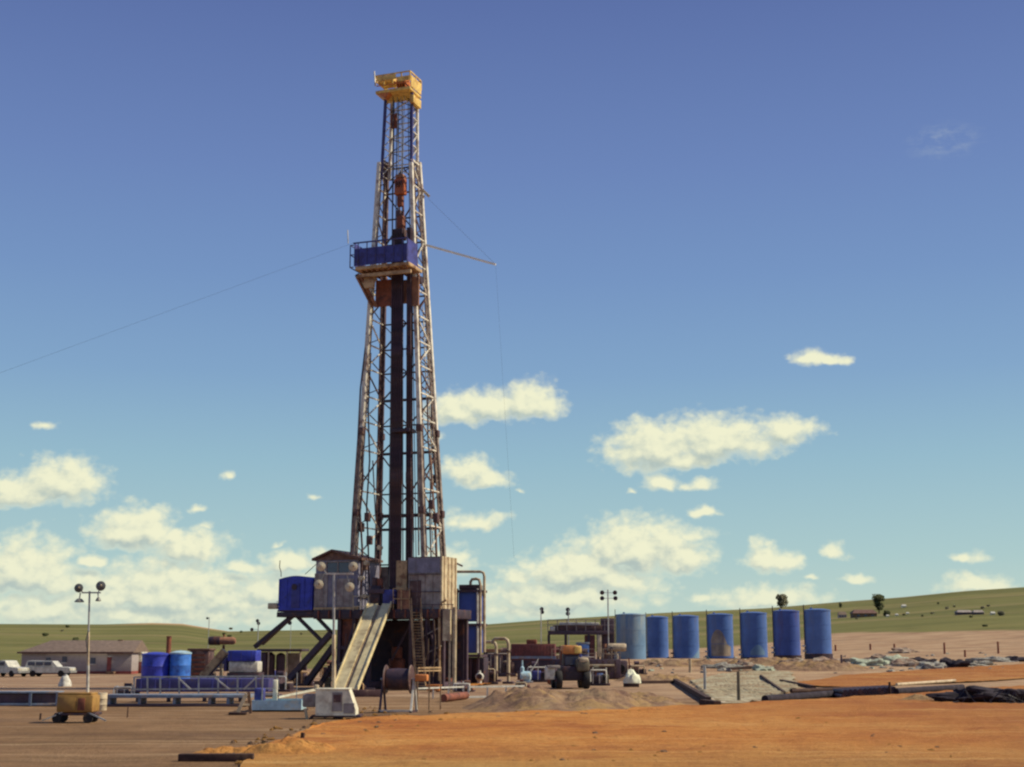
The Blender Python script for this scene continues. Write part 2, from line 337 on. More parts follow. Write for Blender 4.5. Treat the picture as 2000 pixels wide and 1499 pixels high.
# ------------------------------------------------------------------ building helpers
class MB:
    def __init__(s, fr=None): s.v = []; s.f = []; s.sm = []; s.fr = fr
    def add(s, vs, fs, smooth=False):
        o = len(s.v); s.v += [Vector(q) for q in vs]
        s.f += [tuple(i + o for i in f) for f in fs]; s.sm += [smooth] * len(fs)
        return s
    def hexa(s, c, smooth=False):      # 8 corners: bottom 4 ccw, top 4 ccw
        return s.add(c, [(3, 2, 1, 0), (4, 5, 6, 7), (0, 1, 5, 4), (1, 2, 6, 5), (2, 3, 7, 6), (3, 0, 4, 7)])
    def b(s, x0, x1, y0, y1, z0, z1, bev=0.0):
        x0, x1 = min(x0, x1), max(x0, x1); y0, y1 = min(y0, y1), max(y0, y1); z0, z1 = min(z0, z1), max(z0, z1)
        bev = min(bev, (x1 - x0) * .45, (y1 - y0) * .45, (z1 - z0) * .45)
        if bev <= 0:
            return s.hexa([(x0, y0, z0), (x1, y0, z0), (x1, y1, z0), (x0, y1, z0), (x0, y0, z1), (x1, y0, z1), (x1, y1, z1), (x0, y1, z1)])
        bm = bmesh.new(); bmesh.ops.create_cube(bm, size=1)
        for q in bm.verts: q.co = Vector(((x0 + x1) / 2 + q.co.x * (x1 - x0), (y0 + y1) / 2 + q.co.y * (y1 - y0), (z0 + z1) / 2 + q.co.z * (z1 - z0)))
        bmesh.ops.bevel(bm, geom=bm.edges[:], offset=bev, segments=2, affect='EDGES', profile=.5)
        bm.verts.index_update(); s.add([q.co.copy() for q in bm.verts], [[q.index for q in f.verts] for f in bm.faces]); bm.free(); return s
    def px(s, u0, v0, u1, v1, y0, y1, bev=0.0):       # box whose front face at local depth y0 spans the given picture box
        a = s.fr.P(u0, v1, y0); c = s.fr.P(u1, v0, y0)
        return s.b(a.x, c.x, y0, y1, a.z, c.z, bev)
    def bar(s, a, c, r, n=6, r2=None, cap=True):
        a, c = Vector(a), Vector(c); d = c - a
        if d.length < 1e-6: return s
        q = d.to_track_quat('Z', 'Y'); r2 = r if r2 is None else r2; vs = []
        off = math.pi / n
        for (o, rr) in ((a, r), (c, r2)):
            for i in range(n):
                t = 2 * math.pi * i / n + off; vs.append(o + q @ Vector((math.cos(t) * rr, math.sin(t) * rr, 0)))
        fs = [(i, (i + 1) % n, n + (i + 1) % n, n + i) for i in range(n)]
        s.add(vs, fs, n > 5)
        if cap: s.f += [tuple(len(s.v) - 2 * n + i for i in reversed(range(n))), tuple(len(s.v) - n + i for i in range(n))]; s.sm += [False, False]
        return s
    def beam(s, a, c, w, h=None):      # rectangular bar
        a, c = Vector(a), Vector(c); d = (c - a).normalized(); h = h or w
        up = Vector((0, 0, 1)) if abs(d.z) < .95 else Vector((0, 1, 0))
        x = d.cross(up).normalized() * w / 2; y = x.cross(d).normalized() * h / 2
        return s.hexa([a - x - y, a + x - y, a + x + y, a - x + y, c - x - y, c + x - y, c + x + y, c - x + y])
    def tube(s, pts, r, n=8):
        pts = [Vector(q) for q in pts]; vs = []; N = len(pts); prev = None
        for i, q in enumerate(pts):
            d = (pts[min(i + 1, N - 1)] - pts[max(i - 1, 0)]).normalized()
            if prev is None:
                x = d.orthogonal().normalized()
            else:
                x = (prev - d * prev.dot(d)).normalized()
            prev = x; y = d.cross(x)
            for k in range(n):
                t = 2 * math.pi * k / n; vs.append(q + x * math.cos(t) * r + y * math.sin(t) * r)
        fs = [(i * n + k, i * n + (k + 1) % n, (i + 1) * n + (k + 1) % n, (i + 1) * n + k) for i in range(N - 1) for k in range(n)]
        fs += [tuple(reversed(range(n))), tuple((N - 1) * n + k for k in range(n))]
        return s.add(vs, fs, True)
    def lathe(s, prof, c=(0, 0, 0), n=32, axis='Z'):   # prof: list of (r, z)
        vs = []; c = Vector(c)
        for (r, z) in prof:
            for k in range(n):
                t = 2 * math.pi * k / n; a, e = math.cos(t) * r, math.sin(t) * r
                vs.append(c + (Vector((a, e, z)) if axis == 'Z' else Vector((a, z, -e)) if axis == 'Y' else Vector((z, a, e))))
        fs = [(i * n + k, i * n + (k + 1) % n, (i + 1) * n + (k + 1) % n, (i + 1) * n + k) for i in range(len(prof) - 1) for k in range(n)]
        o = len(s.v); s.add(vs, fs, True)
        if prof[0][0] > 1e-4: s.f.append(tuple(o + k for k in reversed(range(n)))); s.sm.append(False)
        if prof[-1][0] > 1e-4: s.f.append(tuple(o + (len(prof) - 1) * n + k for k in range(n))); s.sm.append(False)
        return s
    def prism(s, poly, y0, y1):        # polygon in (x, z), extruded in y
        n = len(poly); vs = [(x, y0, z) for x, z in poly] + [(x, y1, z) for x, z in poly]
        fs = [tuple(range(n)), tuple(reversed(range(n, 2 * n)))] + [(i, i + n, (i + 1) % n + n, (i + 1) % n) for i in range(n)]
        return s.add(vs, fs)
    def build(s, name, m, parent=None, loc=None, rz=0):
        me = bpy.data.meshes.new(name); me.from_pydata([tuple(q) for q in s.v], [], s.f)
        me.polygons.foreach_set('use_smooth', s.sm)
        bm = bmesh.new(); bm.from_mesh(me); bmesh.ops.recalc_face_normals(bm, faces=bm.faces[:]); bm.to_mesh(me); bm.free()
        try: me.set_sharp_from_angle(angle=R(40))
        except Exception: pass
        me.materials.append(MATS[m]); o = bpy.data.objects.new(name, me); COL.objects.link(o)
        if parent is not None: o.parent = parent.e if isinstance(parent, Frame) else parent
        if loc is not None: o.location = loc
        if rz: o.rotation_euler.z = rz
        return o
def tag(o, label, cat, group=None, kind=None):
    if label: o['label'] = label
    if cat: o['category'] = cat
    if group: o['group'] = group
    if kind: o['kind'] = kind
    return o
class Frame:
    def __init__(s, name, label, cat, loc, yaw=0, group=None):
        s.o = Vector(loc); s.yaw = R(yaw); s.R = Matrix.Rotation(s.yaw, 3, 'Z'); s.Ri = s.R.transposed()
        s.e = bpy.data.objects.new(name, None); COL.objects.link(s.e); s.e.location = s.o; s.e.rotation_euler.z = s.yaw
        s.e.empty_display_size = .5
        tag(s.e, label, cat, group)
    def P(s, u, v, ly):
        o = s.Ri @ (Vector((0, 0, CAM_H)) - s.o); d = s.Ri @ ray(u, v)
        return o + d * ((ly - o.y) / d.y)
    def loc(s, w_): return s.Ri @ (Vector(w_) - s.o)
    def wor(s, l): return s.R @ Vector(l) + s.o
    def mb(s): return MB(s)
    def pbar(s, name, m, a, c, r, n=4, parent=None):
        return MB().bar(a, c, r, n).build(name, m, parent or s.e)
def copy_tree(o, parent=None):
    c = o.copy(); COL.objects.link(c)
    if parent: c.parent = parent
    for ch in list(o.children): copy_tree(ch, c)
    return c
def S(Y): return F / (Y * CP)           # picture pixels per metre at depth Y
def struct(o): o['kind'] = 'structure'; return o

# ------------------------------------------------------------------ ground, road, mounds
def build_ground():
    angs = [-180 + 6 * i for i in range(22)] + [-48 + .6 * i for i in range(161)] + [54 + 6 * i for i in range(21)]
    angs = sorted(set(round(a, 3) for a in angs if a < 180))
    rad = [2.0]
    while rad[-1] < 9000: rad.append(rad[-1] * 1.035 + .05)
    vs = [(0, 0, 0)]; n = len(angs)
    for r in rad:
        for a in angs:
            x, y = r * math.sin(R(a)), r * math.cos(R(a)); z = G(x, y)
            z += noise.fractal(Vector((x * .25, y * .25, 0)), 1, 2, 4) * .035 * ss(15, 60, r) if r < 230 else 0
            vs.append((x, y, z))
    fs = [(0, 1 + (k + 1) % n, 1 + k) for k in range(n)]
    fs += [(1 + i * n + k, 1 + i * n + (k + 1) % n, 1 + (i + 1) * n + (k + 1) % n, 1 + (i + 1) * n + k) for i in range(len(rad) - 1) for k in range(n)]
    m = MB().add(vs, fs, True).build('ground', 'dirt'); struct(m)
build_ground()
def sheet(name, m, edge_px, depth_pts, lift, amp, step=.8):
    """strip between a far edge and a near edge (both lists of picture points on the ground), gridded"""
    A = [at(*q) for q in edge_px]; B = [at(*q) for q in depth_pts]
    def along(P_, t):
        L = [0]
        for a, c in zip(P_, P_[1:]): L.append(L[-1] + (c - a).length)
        d = t * L[-1]
        for i in range(len(P_) - 1):
            if d <= L[i + 1] + 1e-6:
                k = (d - L[i]) / max(1e-6, L[i + 1] - L[i]); return P_[i].lerp(P_[i + 1], k)
        return P_[-1]
    n, k = 160, 46; vs = []
    for i in range(n + 1):
        a, c = along(A, i / n), along(B, i / n)
        for j in range(k + 1):
            t = (j / k) ** 1.3
            q = a.lerp(c, t)
            jx = noise.noise(Vector((q.x * .5, q.y * .5, 9))) * .5 + noise.noise(Vector((q.x * 1.7, q.y * 1.7, 2))) * .25
            if j == 0: q.y += jx * 1.9
            if i == 0: q.x += jx * .6
            if name == 'gravel_pad' and (i in (0, n) or j == k): q.x += jx * 1.6; q.y += jx * 1.6
            ed = min(1, j / 3.0) * min(1, i / 2.0)
            z = G(q.x, q.y) + lift * ed - .03 * (1 - ed) + amp * ed * (.5 + .5 * noise.fractal(Vector((q.x * .5, q.y * .9, 1)), 1, 2, 5)) + (.16 * ed * max(0, 1 - j / 9) * (.6 + .6 * noise.noise(Vector((q.x * .4, 3, q.y * .4)))) if name == 'scoria_road' else 0)
            vs.append((q.x, q.y, z))
    fs = [(i * (k + 1) + j, i * (k + 1) + j + 1, (i + 1) * (k + 1) + j + 1, (i + 1) * (k + 1) + j) for i in range(n) for j in range(k)]
    return struct(MB().add(vs, fs, True).build(name, m))
sheet('scoria_road', 'scoria', [(598,1430),(640,1416),(720,1406),(1000,1395),(1380,1381),(1700,1362),(2000,1341),(2500,1309)],
      [(505,1462),(470,1500),(440,1600),(700,1760),(1300,1760),(2000,1700),(3000,1500)], .05, .10)
sheet('scoria_pad', 'scoria', [(1545,1334),(1640,1320),(1800,1309),(2000,1298),(2300,1284)], [(1560,1341),(1660,1345),(1800,1338),(2000,1327),(2300,1310)], .06, .12)
sheet('scoria_spill', 'scoria', [(868,1338),(900,1336),(930,1334),(962,1333)], [(868,1344),(900,1344),(930,1342),(962,1337)], .05, .16)
sheet('gravel_pad', 'liner', [(1345,1330),(1400,1318),(1470,1310),(1545,1312)], [(1395,1379),(1440,1378),(1490,1374),(1560,1344)], .03, .22)
def mound(name, u, v, hw, depth, h, m, seed, yaw=0):
    c = at(u, v); vs = []; n = 90; k = 50
    for i in range(n + 1):
        for j in range(k + 1):
            x = (i / n * 2 - 1); y = (j / k * 2 - 1); r = math.hypot(x, y)
            e = max(0, 1 - r) ; prof = ss(0, .5, e)
            wx, wy = c.x + x * hw, c.y + depth + y * depth
            z = G(wx, wy) - .06 + h * prof * (.75 + .5 * noise.fractal(Vector((wx * .45 + seed, wy * .45, 0)), 1, 2, 5)) + .14 * prof * noise.fractal(Vector((wx * 1.6, wy * 1.6, seed)), 1, 2, 4)
            vs.append((wx, wy, z))
    fs = [(i * (k + 1) + j, (i + 1) * (k + 1) + j, (i + 1) * (k + 1) + j + 1, i * (k + 1) + j + 1) for i in range(n) for j in range(k)]
    return MB().add(vs, fs, True).build(name, m)
struct(mound('dirt_mound', 1105, 1396, 6.2, 9.0, 1.05, 'mound_dirt', 3))
struct(mound('dirt_mound', 1235, 1388, 4.6, 7.5, .75, 'mound_dirt', 13))
struct(mound('scoria_mound', 545, 1482, 2.0, 2.2, .45, 'scoria', 5))
struct(mound('scoria_mound', 430, 1478, 1.5, 1.2, .30, 'scoria', 8))
struct(mound('dirt_mound', 1610, 1312, 7.0, 4.0, .95, 'mound_dirt', 23))

# ================================================================== THE DRILLING RIG
RD = 118.0
rig = Frame('drilling_rig', 'tall white lattice drilling rig with yellow crown and blue board around its mast', 'drilling rig', (W(785, 1345, RD).x, RD, 0), -20)
P = rig.P
mast = bpy.data.objects.new('mast', None); COL.objects.link(mast); mast.parent = rig.e
def seg(a, c, t): return Vector(a).lerp(Vector(c), t)
# lower mast legs: picture x at the foot and at the shoulder, local depth at both
LEG = {'fl': ((684, 1172, -2.3), (741, 318, -1.0)), 'fr': ((830, 1172, -2.3), (803, 318, -1.0)),
       'rl': ((738, 1172, 2.3), (756, 318, .8)), 'rr': ((872, 1172, 2.3), (819, 318, .8))}
LG = {k: (P(*a), P(*c)) for k, (a, c) in LEG.items()}
ZB, ZT = LG['fl'][0].z, LG['fl'][1].z
def legpt(k, z):
    a, c = LG[k]; return seg(a, c, (z - a.z) / (c.z - a.z))
def zv(v, ly=0, u=785): return P(u, v, ly).z
for k in LG:
    a, c = LG[k]; zm = zv(845)
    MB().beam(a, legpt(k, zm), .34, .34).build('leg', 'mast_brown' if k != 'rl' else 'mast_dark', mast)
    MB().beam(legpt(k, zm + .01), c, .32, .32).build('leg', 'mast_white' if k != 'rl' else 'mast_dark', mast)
    o_ = 'r' + k[1] if k[0] == 'f' else 'f' + k[1]                # laced inner chord beside each leg
    la = MB(); N_ = 46
    def ipt(t):
        q_ = seg(a, c, t); w_ = legpt(o_, q_.z); return q_ + (w_ - q_).normalized() * .62
    la.beam(ipt(0), ipt(1), .11)
    for i in range(N_):
        la.beam(seg(a, c, i / N_), ipt((i + 1) / N_), .06); la.beam(ipt((i + 1) / N_), seg(a, c, (i + 1) / N_), .05)
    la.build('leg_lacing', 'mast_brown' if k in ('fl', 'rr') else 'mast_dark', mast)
lv = [1172, 1100, 1030, 960, 880, 825, 775, 722, 675, 625, 575, 525, 470, 420, 370, 322]
zs = [zv(v) for v in lv]
for i, z in enumerate(zs):
    if i == 0: continue
    hv = i in (2, 4, 6)
    MB().beam(legpt('rl', z), legpt('rr', z), .2 if hv else .12, .22 if hv else .12).build('girt', 'steel_dark', mast)
    for s in ('l', 'r'):
        MB().beam(legpt('f' + s, z), legpt('r' + s, z), .11).build('girt', 'mast_white', mast)
MB().beam(legpt('rl', zv(1003)), legpt('rr', zv(1003)), .26, .3).build('girt', 'steel_dark', mast)
for i in range(len(zs) - 1):
    z0, z1 = zs[i], zs[i + 1]
    for s in ('l', 'r'):
        a, c = ('f' + s, 'r' + s) if i % 2 else ('r' + s, 'f' + s)
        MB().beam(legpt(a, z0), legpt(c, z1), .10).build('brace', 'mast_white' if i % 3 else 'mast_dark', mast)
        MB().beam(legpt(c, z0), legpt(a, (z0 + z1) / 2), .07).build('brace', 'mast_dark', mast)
    if i >= 2:
        mid = seg(legpt('rl', z0 if i % 2 else z1), legpt('rr', z0 if i % 2 else z1), .5)
        zz = z1 if i % 2 else z0
        for s in ('rl', 'rr'):
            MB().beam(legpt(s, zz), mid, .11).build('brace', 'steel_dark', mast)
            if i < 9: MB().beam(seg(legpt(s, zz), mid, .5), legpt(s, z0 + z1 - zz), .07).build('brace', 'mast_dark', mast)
# outer hose / ladder runs on the mast sides
MB().tube([P(683, 1130, -2.4), P(688, 1020, -2.4), P(692, 960, -2.3), P(699, 860, -2.1), P(704, 760, -1.9), P(713, 685, -1.7), P(719, 640, -1.5)], .075).build('hose', 'steel_purple', rig)
MB().tube([P(868, 1085, 2.6), P(862, 1000, 2.6), P(850, 930, 2.4), P(843, 860, 2.2), P(842, 760, 2.0), P(836, 690, 1.8)], .07).build('hose', 'steel_purple', rig)
MB().tube([P(704, 1172, -2.0), P(708, 1080, -2.0), P(703, 1000, -2.0), P(709, 940, -1.9), P(707, 860, -1.8)], .09).build('hose', 'mast_dark', rig)
MB().tube([P(722, 1172, -1.0), P(719, 1060, -1.0), P(716, 990, -1.0), P(722, 900, -.9), P(719, 800, -.9), P(724, 690, -.8)], .075).build('hose', 'steel_dark', rig)
MB().tube([P(842, 1090, -1.0), P(839, 1000, -1.0), P(843, 930, -.9), P(836, 860, -.9), P(835, 780, -.8)], .07).build('hose', 'mast_dark', rig)
MB().tube([P(853, 1090, .5), P(851, 1030, .5), P(845, 960, .4), P(840, 890, .3)], .09).build('hose', 'board_brown', rig)
for (u, v) in ((706, 1030), (718, 1010), (700, 985), (852, 1012), (843, 985), (722, 1055), (714, 1105)):
    q = P(u, v, -1.5); MB().b(q.x - .22, q.x + .22, -1.75, -1.3, q.z - .4, q.z + .35, .06).build('junction_box', 'mast_dark', rig)
MB().tube([P(742, 1110, 2.7), P(733, 1000, 2.6), P(728, 900, 2.5)], .06).build('hose', 'steel_dark', rig)
for du, vb, vt in ((0, 1085, 600),):
    lad = MB()
    a0, a1 = P(846, vb, 1.0), P(826, vt, .3); off = Vector((.0, .55, 0))
    n = 60; vs = []
    for o in (Vector((0, 0, 0)), off): lad.beam(a0 + o, a1 + o, .07)
    for i in range(n): lad.beam(seg(a0, a1, i / n), seg(a0, a1, i / n) + off, .05)
    lad.build('ladder', 'mast_white', rig)
MB().tube([P(818, 1085, 1.9), P(816, 900, 1.6), P(813, 700, 1.2), P(808, 560, 1)], .08).build('standpipe', 'galv', rig)
MB().tube([P(745, 1085, 1.9), P(747, 900, 1.6), P(748, 800, 1.5), P(752, 640, 1.2)], .05).build('service_line', 'steel_purple', rig)
MB().tube([P(808, 1060, .2), P(805, 800, .2), P(803, 640, 0), P(797, 520, 0)], .045).build('service_line', 'steel_purple', rig)
# mid collars where the mast sections are pinned
for v in (1003, 845):
    z = zv(v)
    for k in LG:
        q = legpt(k, z); MB().b(q.x - .26, q.x + .26, q.y - .26, q.y + .26, z - .3, z + .3, .04).build('splice_collar', 'mast_dark', mast)
# upper telescoped mast section
UP = {'fl': ((745, 350, -.85), (754, 182, -.8)), 'fr': ((803, 350, -.85), (805, 182, -.8)), 'rl': ((761, 350, .6), (766, 182, .6)), 'rr': ((815, 350, .6), (815, 182, .6))}
UG = {k: (P(*a), P(*c)) for k, (a, c) in UP.items()}
def uppt(k, z):
    a, c = UG[k]; return seg(a, c, (z - a.z) / (c.z - a.z))
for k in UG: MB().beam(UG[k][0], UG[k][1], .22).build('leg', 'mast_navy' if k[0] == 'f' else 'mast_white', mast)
uz = [zv(v) for v in (345, 318, 291, 264, 237, 210, 186)]
for i, z in enumerate(uz):
    MB().beam(uppt('rl', z), uppt('rr', z), .09).build('girt', 'mast_white', mast)
    for s in ('l', 'r'): MB().beam(uppt('f' + s, z), uppt('r' + s, z), .07).build('girt', 'mast_white', mast)
    if i < len(uz) - 1:
        a, c = ('rl', 'rr') if i % 2 else ('rr', 'rl')
        MB().beam(uppt(a, z), uppt(c, uz[i + 1]), .09).build('brace', 'mast_white', mast)
        MB().beam(uppt(c, z), uppt(a, uz[i + 1]), .07).build('brace', 'mast_dark', mast)
        for s in ('l', 'r'): MB().beam(uppt('f' + s, z), uppt('r' + s, uz[i + 1]), .07).build('brace', 'mast_white', mast)
rig.mb().px(762, 222, 774, 250, -.3, .1, .05).build('cable_anchor', 'rust_red', rig)
# crown
cr = rig.mb().px(733, 168, 801, 184, -1.6, .9, .05).build('crown_block', 'crown_yellow', rig)
def ring_rail(name, m, u0, u1, y0, y1, v0, v1, t, parent, posts=5, rails=3):
    r_ = rig.mb(); a = P(u0, v1, y0); c = P(u1, v0, y0)
    for i in range(rails):
        z = c.z - (c.z - a.z) * i / rails
        r_.beam((a.x, y0, z), (c.x, y0, z), t); r_.beam((a.x, y1, z), (c.x, y1, z), t)
        r_.beam((a.x, y0, z), (a.x, y1, z), t); r_.beam((c.x, y0, z), (c.x, y1, z), t)
    for i in range(posts):
        x = a.x + (c.x - a.x) * i / (posts - 1)
        for y in (y0, y1): r_.beam((x, y, a.z), (x, y, c.z), t)
    r_.beam((c.x, (y0 + y1) / 2, a.z), (c.x, (y0 + y1) / 2, c.z), t)
    return r_.build(name, m, parent)
ring_rail('railing', 'crown_yellow', 733, 801, -1.6, .85, 139, 168, .1, cr, 5, 2)
rig.mb().px(735, 160, 799, 168, -1.72, -1.66).build('toe_board', 'crown_orange', cr)
rig.mb().px(735, 145, 773, 159.6, -1.72, -1.66).build('screen_panel', 'crown_yellow', cr)
rig.mb().px(776, 147, 799, 159.6, -1.72, -1.66).build('screen_panel', 'crown_yellow', cr)
a_, c_ = P(800, 168, -1.6), P(800, 146, -1.6); MB().b(a_.x + .06, a_.x + .12, -1.5, .7, a_.z, c_.z).build('screen_panel', 'crown_yellow', cr)
rig.mb().px(738, 148, 768, 164, -1.0, .4, .06).build('sheave_housing', 'crown_yellow', cr)
for i in range(4):
    q = P(776 + i * 5, 159, -.9)
    MB().lathe([(.05, -.05), (.62, -.06), (.66, 0), (.62, .06), (.05, .05)], (q.x, -.4, q.z - .1), 20, 'X').build('sheave', 'crown_orange', cr)
q0, q1 = P(736, 184, -1.6), P(757, 197, -1.0)
rig.mb().prism([(q0.x, q0.z), (q1.x, q1.z), (P(760, 184, -1.6).x, q0.z)], -1.6, -.9).build('gusset', 'crown_orange', cr)
rig.mb().px(800, 184, 808, 201, -1.2, .5, .04).build('sheave_guard', 'crown_yellow', cr)
MB().bar(P(733, 168, -1.9), P(731, 140, -1.9), .06).build('lightning_rod', 'galv', cr)
# racking (monkey) board with blue wind screen
RB0, RB1 = -3.9, -1.7
wb = rig.mb().px(691, 476, 795, 520, RB0, RB0 + .08).build('wind_screen', 'tarp_blue', rig)
za, zc = P(691, 520, RB0).z, P(691, 476, RB0).z; xa, xc = P(691, 500, RB0).x, P(795, 500, RB0).x
for x in (xa, xc - .06): MB().b(x, x + .06, RB0 + .09, RB1, za, zc).build('screen_side', 'tarp_blue', wb)
for i in range(6):
    x = xa + (xc - xa) * (i + .5) / 6
    MB().b(x - .04, x + .04, RB0 - .05, RB0 - .003, za, zc).build('screen_rib', 'mast_navy', wb)
MB().b(xa - .05, xc + .05, RB0 - .08, RB0 - .003, zc - .06, zc + .06).build('top_rail', 'mast_navy', wb)
bd = MB().b(xa + .1, xc + .12, RB0 + .1, -.9, za - .35, za - .05, .03).build('racking_board', 'tan_paint', rig)
for i in range(9):
    x = xa + .5 + i * .52
    MB().b(x, x + .16, RB0 + .3, -.6, za - .5, za - .36).build('finger', 'board_brown', bd)
lb = rig.mb().px(697, 526, 802, 543, RB0 + .4, RB0 + .6).build('apron_beam', 'tan_paint', rig)
r_ = rig.mb()
xl = P(684, 500, RB0).x
for z in (za - .1, (za + zc) / 2, zc - .15): r_.beam((xl, RB0, z), (xa, RB0, z), .07); r_.beam((xl, RB0, z), (xl, RB1, z), .07)
for y in (RB0, (RB0 + RB1) / 2, RB1): r_.beam((xl, y, za - .1), (xl, y, zc - .15), .07)
r_.build('side_railing', 'mast_navy', rig)
for u0, u1 in ((697, 728), (704, 735)):
    MB().beam(P(u0, 540, RB0 + .5), P(u1, 600, -1.9), .22).build('knee_brace', 'board_brown', rig)
MB().beam(P(697, 536, RB0 + .5), P(712, 562, RB0 + 1.2), .3).build('knee_brace', 'steel_dark', rig)
a, c = P(700, 540, RB0 + .7), P(728, 568, -2.2)
rig.mb().prism([(a.x, a.z), (c.x - .3, c.z), (c.x + .5, c.z), (c.x + .8, a.z)], RB0 + .7, RB0 + .9).build('hanger_plate', 'tan_paint', rig)
rig.mb().px(735, 545, 812, 598, .5, .65).build('belly_screen', 'board_brown', rig)
rig.mb().px(733, 545, 770, 600, -1.75, -1.6).build('belly_screen', 'rust_red', rig)
rig.mb().px(800, 540, 818, 598, -1.75, -1.55).build('belly_screen', 'board_brown', rig)
q = P(822, 548, -1.2); MB().lathe([(.05, -.12), (.34, -.12), (.38, 0), (.34, .12), (.05, .12)], q, 20, 'X').build('tugger_sheave', 'steel_dark', rig)
q = P(848, 936, 2.0); MB().lathe([(.05, -.14), (.36, -.14), (.4, 0), (.36, .14), (.05, .14)], q, 20, 'X').build('tugger_sheave', 'steel_dark', rig)
# boom off the mast with its stay line and hanging line
bm_ = rig.mb(); A0, A1 = P(832, 479, 1.0), P(968, 517, 1.0); bm_.beam(A0, A1, .15, .17)
bo = bm_.build('boom', 'boom_white', rig)
MB().bar(P(836, 388, 1.0), A1, .009).build('stay_line', 'cable', bo)
MB().bar(A1, P(1004, 1090, .6), .006).build('hanging_line', 'cable', bo)
MB().beam(P(820, 366, .9), P(838, 384, .9), .2, .22).build('davit_arm', 'wall_cream', rig)
MB().beam(P(820, 392, .9), P(829, 383, .9), .14).build('davit_arm', 'wall_cream', rig)
MB().bar(P(679, 450, RB0 + .6), P(680, 476, RB0 + .6), .05).build('board_lamp_post', 'galv', rig)
# rig floor and substructure
FZ = zv(1192)
dk = rig.mb(); xL, xR = P(612, 1195, -3).x, P(869, 1195, -3).x
dk.b(xL, xR, -3.0, 2.8, FZ - .75, FZ, .03); deck = dk.build('rig_floor', 'steel_dark', rig)
for i in range(12):
    x = xL + (xR - xL) * (i + .5) / 12
    MB().b(x - .06, x + .06, -3.1, -3.003, FZ - .7, FZ - .05).build('stiffener', 'rust_red', deck)
def subbox(u0, u1, y0, y1, nm):
    a, c = P(u0, 1335, y0), P(u1, 1335, y0); x0, x1 = a.x, c.x
    o = MB().b(x0, x1, y0, y1, .05, .6, .03).build('base_skid', 'steel_purple', rig)
    for x in (x0 + .2, (x0 + x1) / 2, x1 - .2):
        for y in (y0 + .2, y1 - .2):
            MB().b(x - .16, x + .16, y - .16, y + .16, .6, FZ - .75).build('column', 'steel_purple', rig)
    for y in (y0 + .2, y1 - .2):
        MB().beam((x0 + .2, y, .7), ((x0 + x1) / 2, y, FZ - .9), .16).build('sub_brace', 'steel_purple', rig)
        MB().beam((x1 - .2, y, .7), ((x0 + x1) / 2, y, FZ - .9), .16).build('sub_brace', 'steel_purple', rig)
        MB().b(x0 + .1, x1 - .1, y - .1, y + .1, 3.2, 3.5).build('sub_girder', 'steel_purple', rig)
    return x0, x1
x0, x1 = subbox(655, 722, -2.8, 2.6, 'l')
MB().b(x0 + .3, x1 - .2, -2.45, -2.35, 3.5, FZ - .78).build('sub_panel', 'rust_red', rig)
MB().b(x0 + .3, x1 - .2, -2.45, -2.35, .6, 3.2).build('sub_panel', 'steel_purple', rig)
lx0 = x0
x0, x1 = subbox(796, 867, -2.8, 2.6, 'r')
MB().b(x0 + .6, x1 - .25, -2.4, -2.3, 3.6, FZ - 1.9).build('sub_panel', 'mast_dark', rig)
MB().b(x0 + .6, x1 - .25, -2.4, -2.3, .6, 3.15).build('sub_panel', 'steel_purple', rig)
MB().b(lx0 + .5, x1 - .3, 2.1, 2.25, .05, FZ - .78).build('interior_shade', 'steel_dark', rig)  # dark sheet added to stand in for the shaded interior under the floor
q = P(775, 1300, 1); MB().lathe([(.1, .3), (.7, .3), (.7, .6), (.5, .7), (.5, 1.6), (.7, 1.7), (.7, 2.4), (.45, 2.5), (.45, 3.4), (.1, 3.5)], (q.x, 1.0, 0), 20).build('blowout_preventer', 'rust_red', rig)
MB().beam(P(765, 1290, -1), P(800, 1222, -1), .14).build('sub_brace', 'steel_purple', rig)
MB().b(P(866, 1190, -3.1).x, P(880, 1190, -3.1).x, -3.2, -2.9, zv(1252, -3), FZ - .1).build('corner_post', 'wall_cream', rig)
MB().bar((P(889, 1200, -3.1).x, -3.2, .0), (P(889, 1200, -3.1).x, -3.2, FZ + .1), .17, 10).build('corner_post', 'pole_tan', rig)
MB().bar((P(881, 1200, -3.1).x, -3.3, .0), (P(881, 1200, -3.1).x, -3.3, zv(1240, -3)), .09, 8).build('corner_post', 'wall_cream', rig)
# left outrigger platform and legs
pl = rig.mb().px(540, 1195, 655, 1206, -2.8, 1.5, .03).build('side_platform', 'steel_dark', rig)
for (u0, v0, u1, v1, y, t) in ((572, 1203, 498, 1264, -2.4, .34), (580, 1204, 628, 1252, -2.4, .26), (618, 1205, 646, 1234, -2.4, .26), (572, 1203, 512, 1258, 1.2, .3)):
    MB().beam(P(u0, v0, y), P(u1, v1, y), t).build('platform_brace', 'steel_dark', rig)
MB().beam(P(648, 1236, -2.6), P(566, 1326, -2.6), .55, .45).build('raising_leg', 'steel_purple', rig)
MB().beam(P(652, 1262, -2.2), P(598, 1336, -2.2), .5, .45).build('raising_leg', 'steel_dark', rig)
MB().beam(P(655, 1290, -1.2), P(625, 1338, -1.2), .35).build('raising_leg', 'steel_purple', rig)
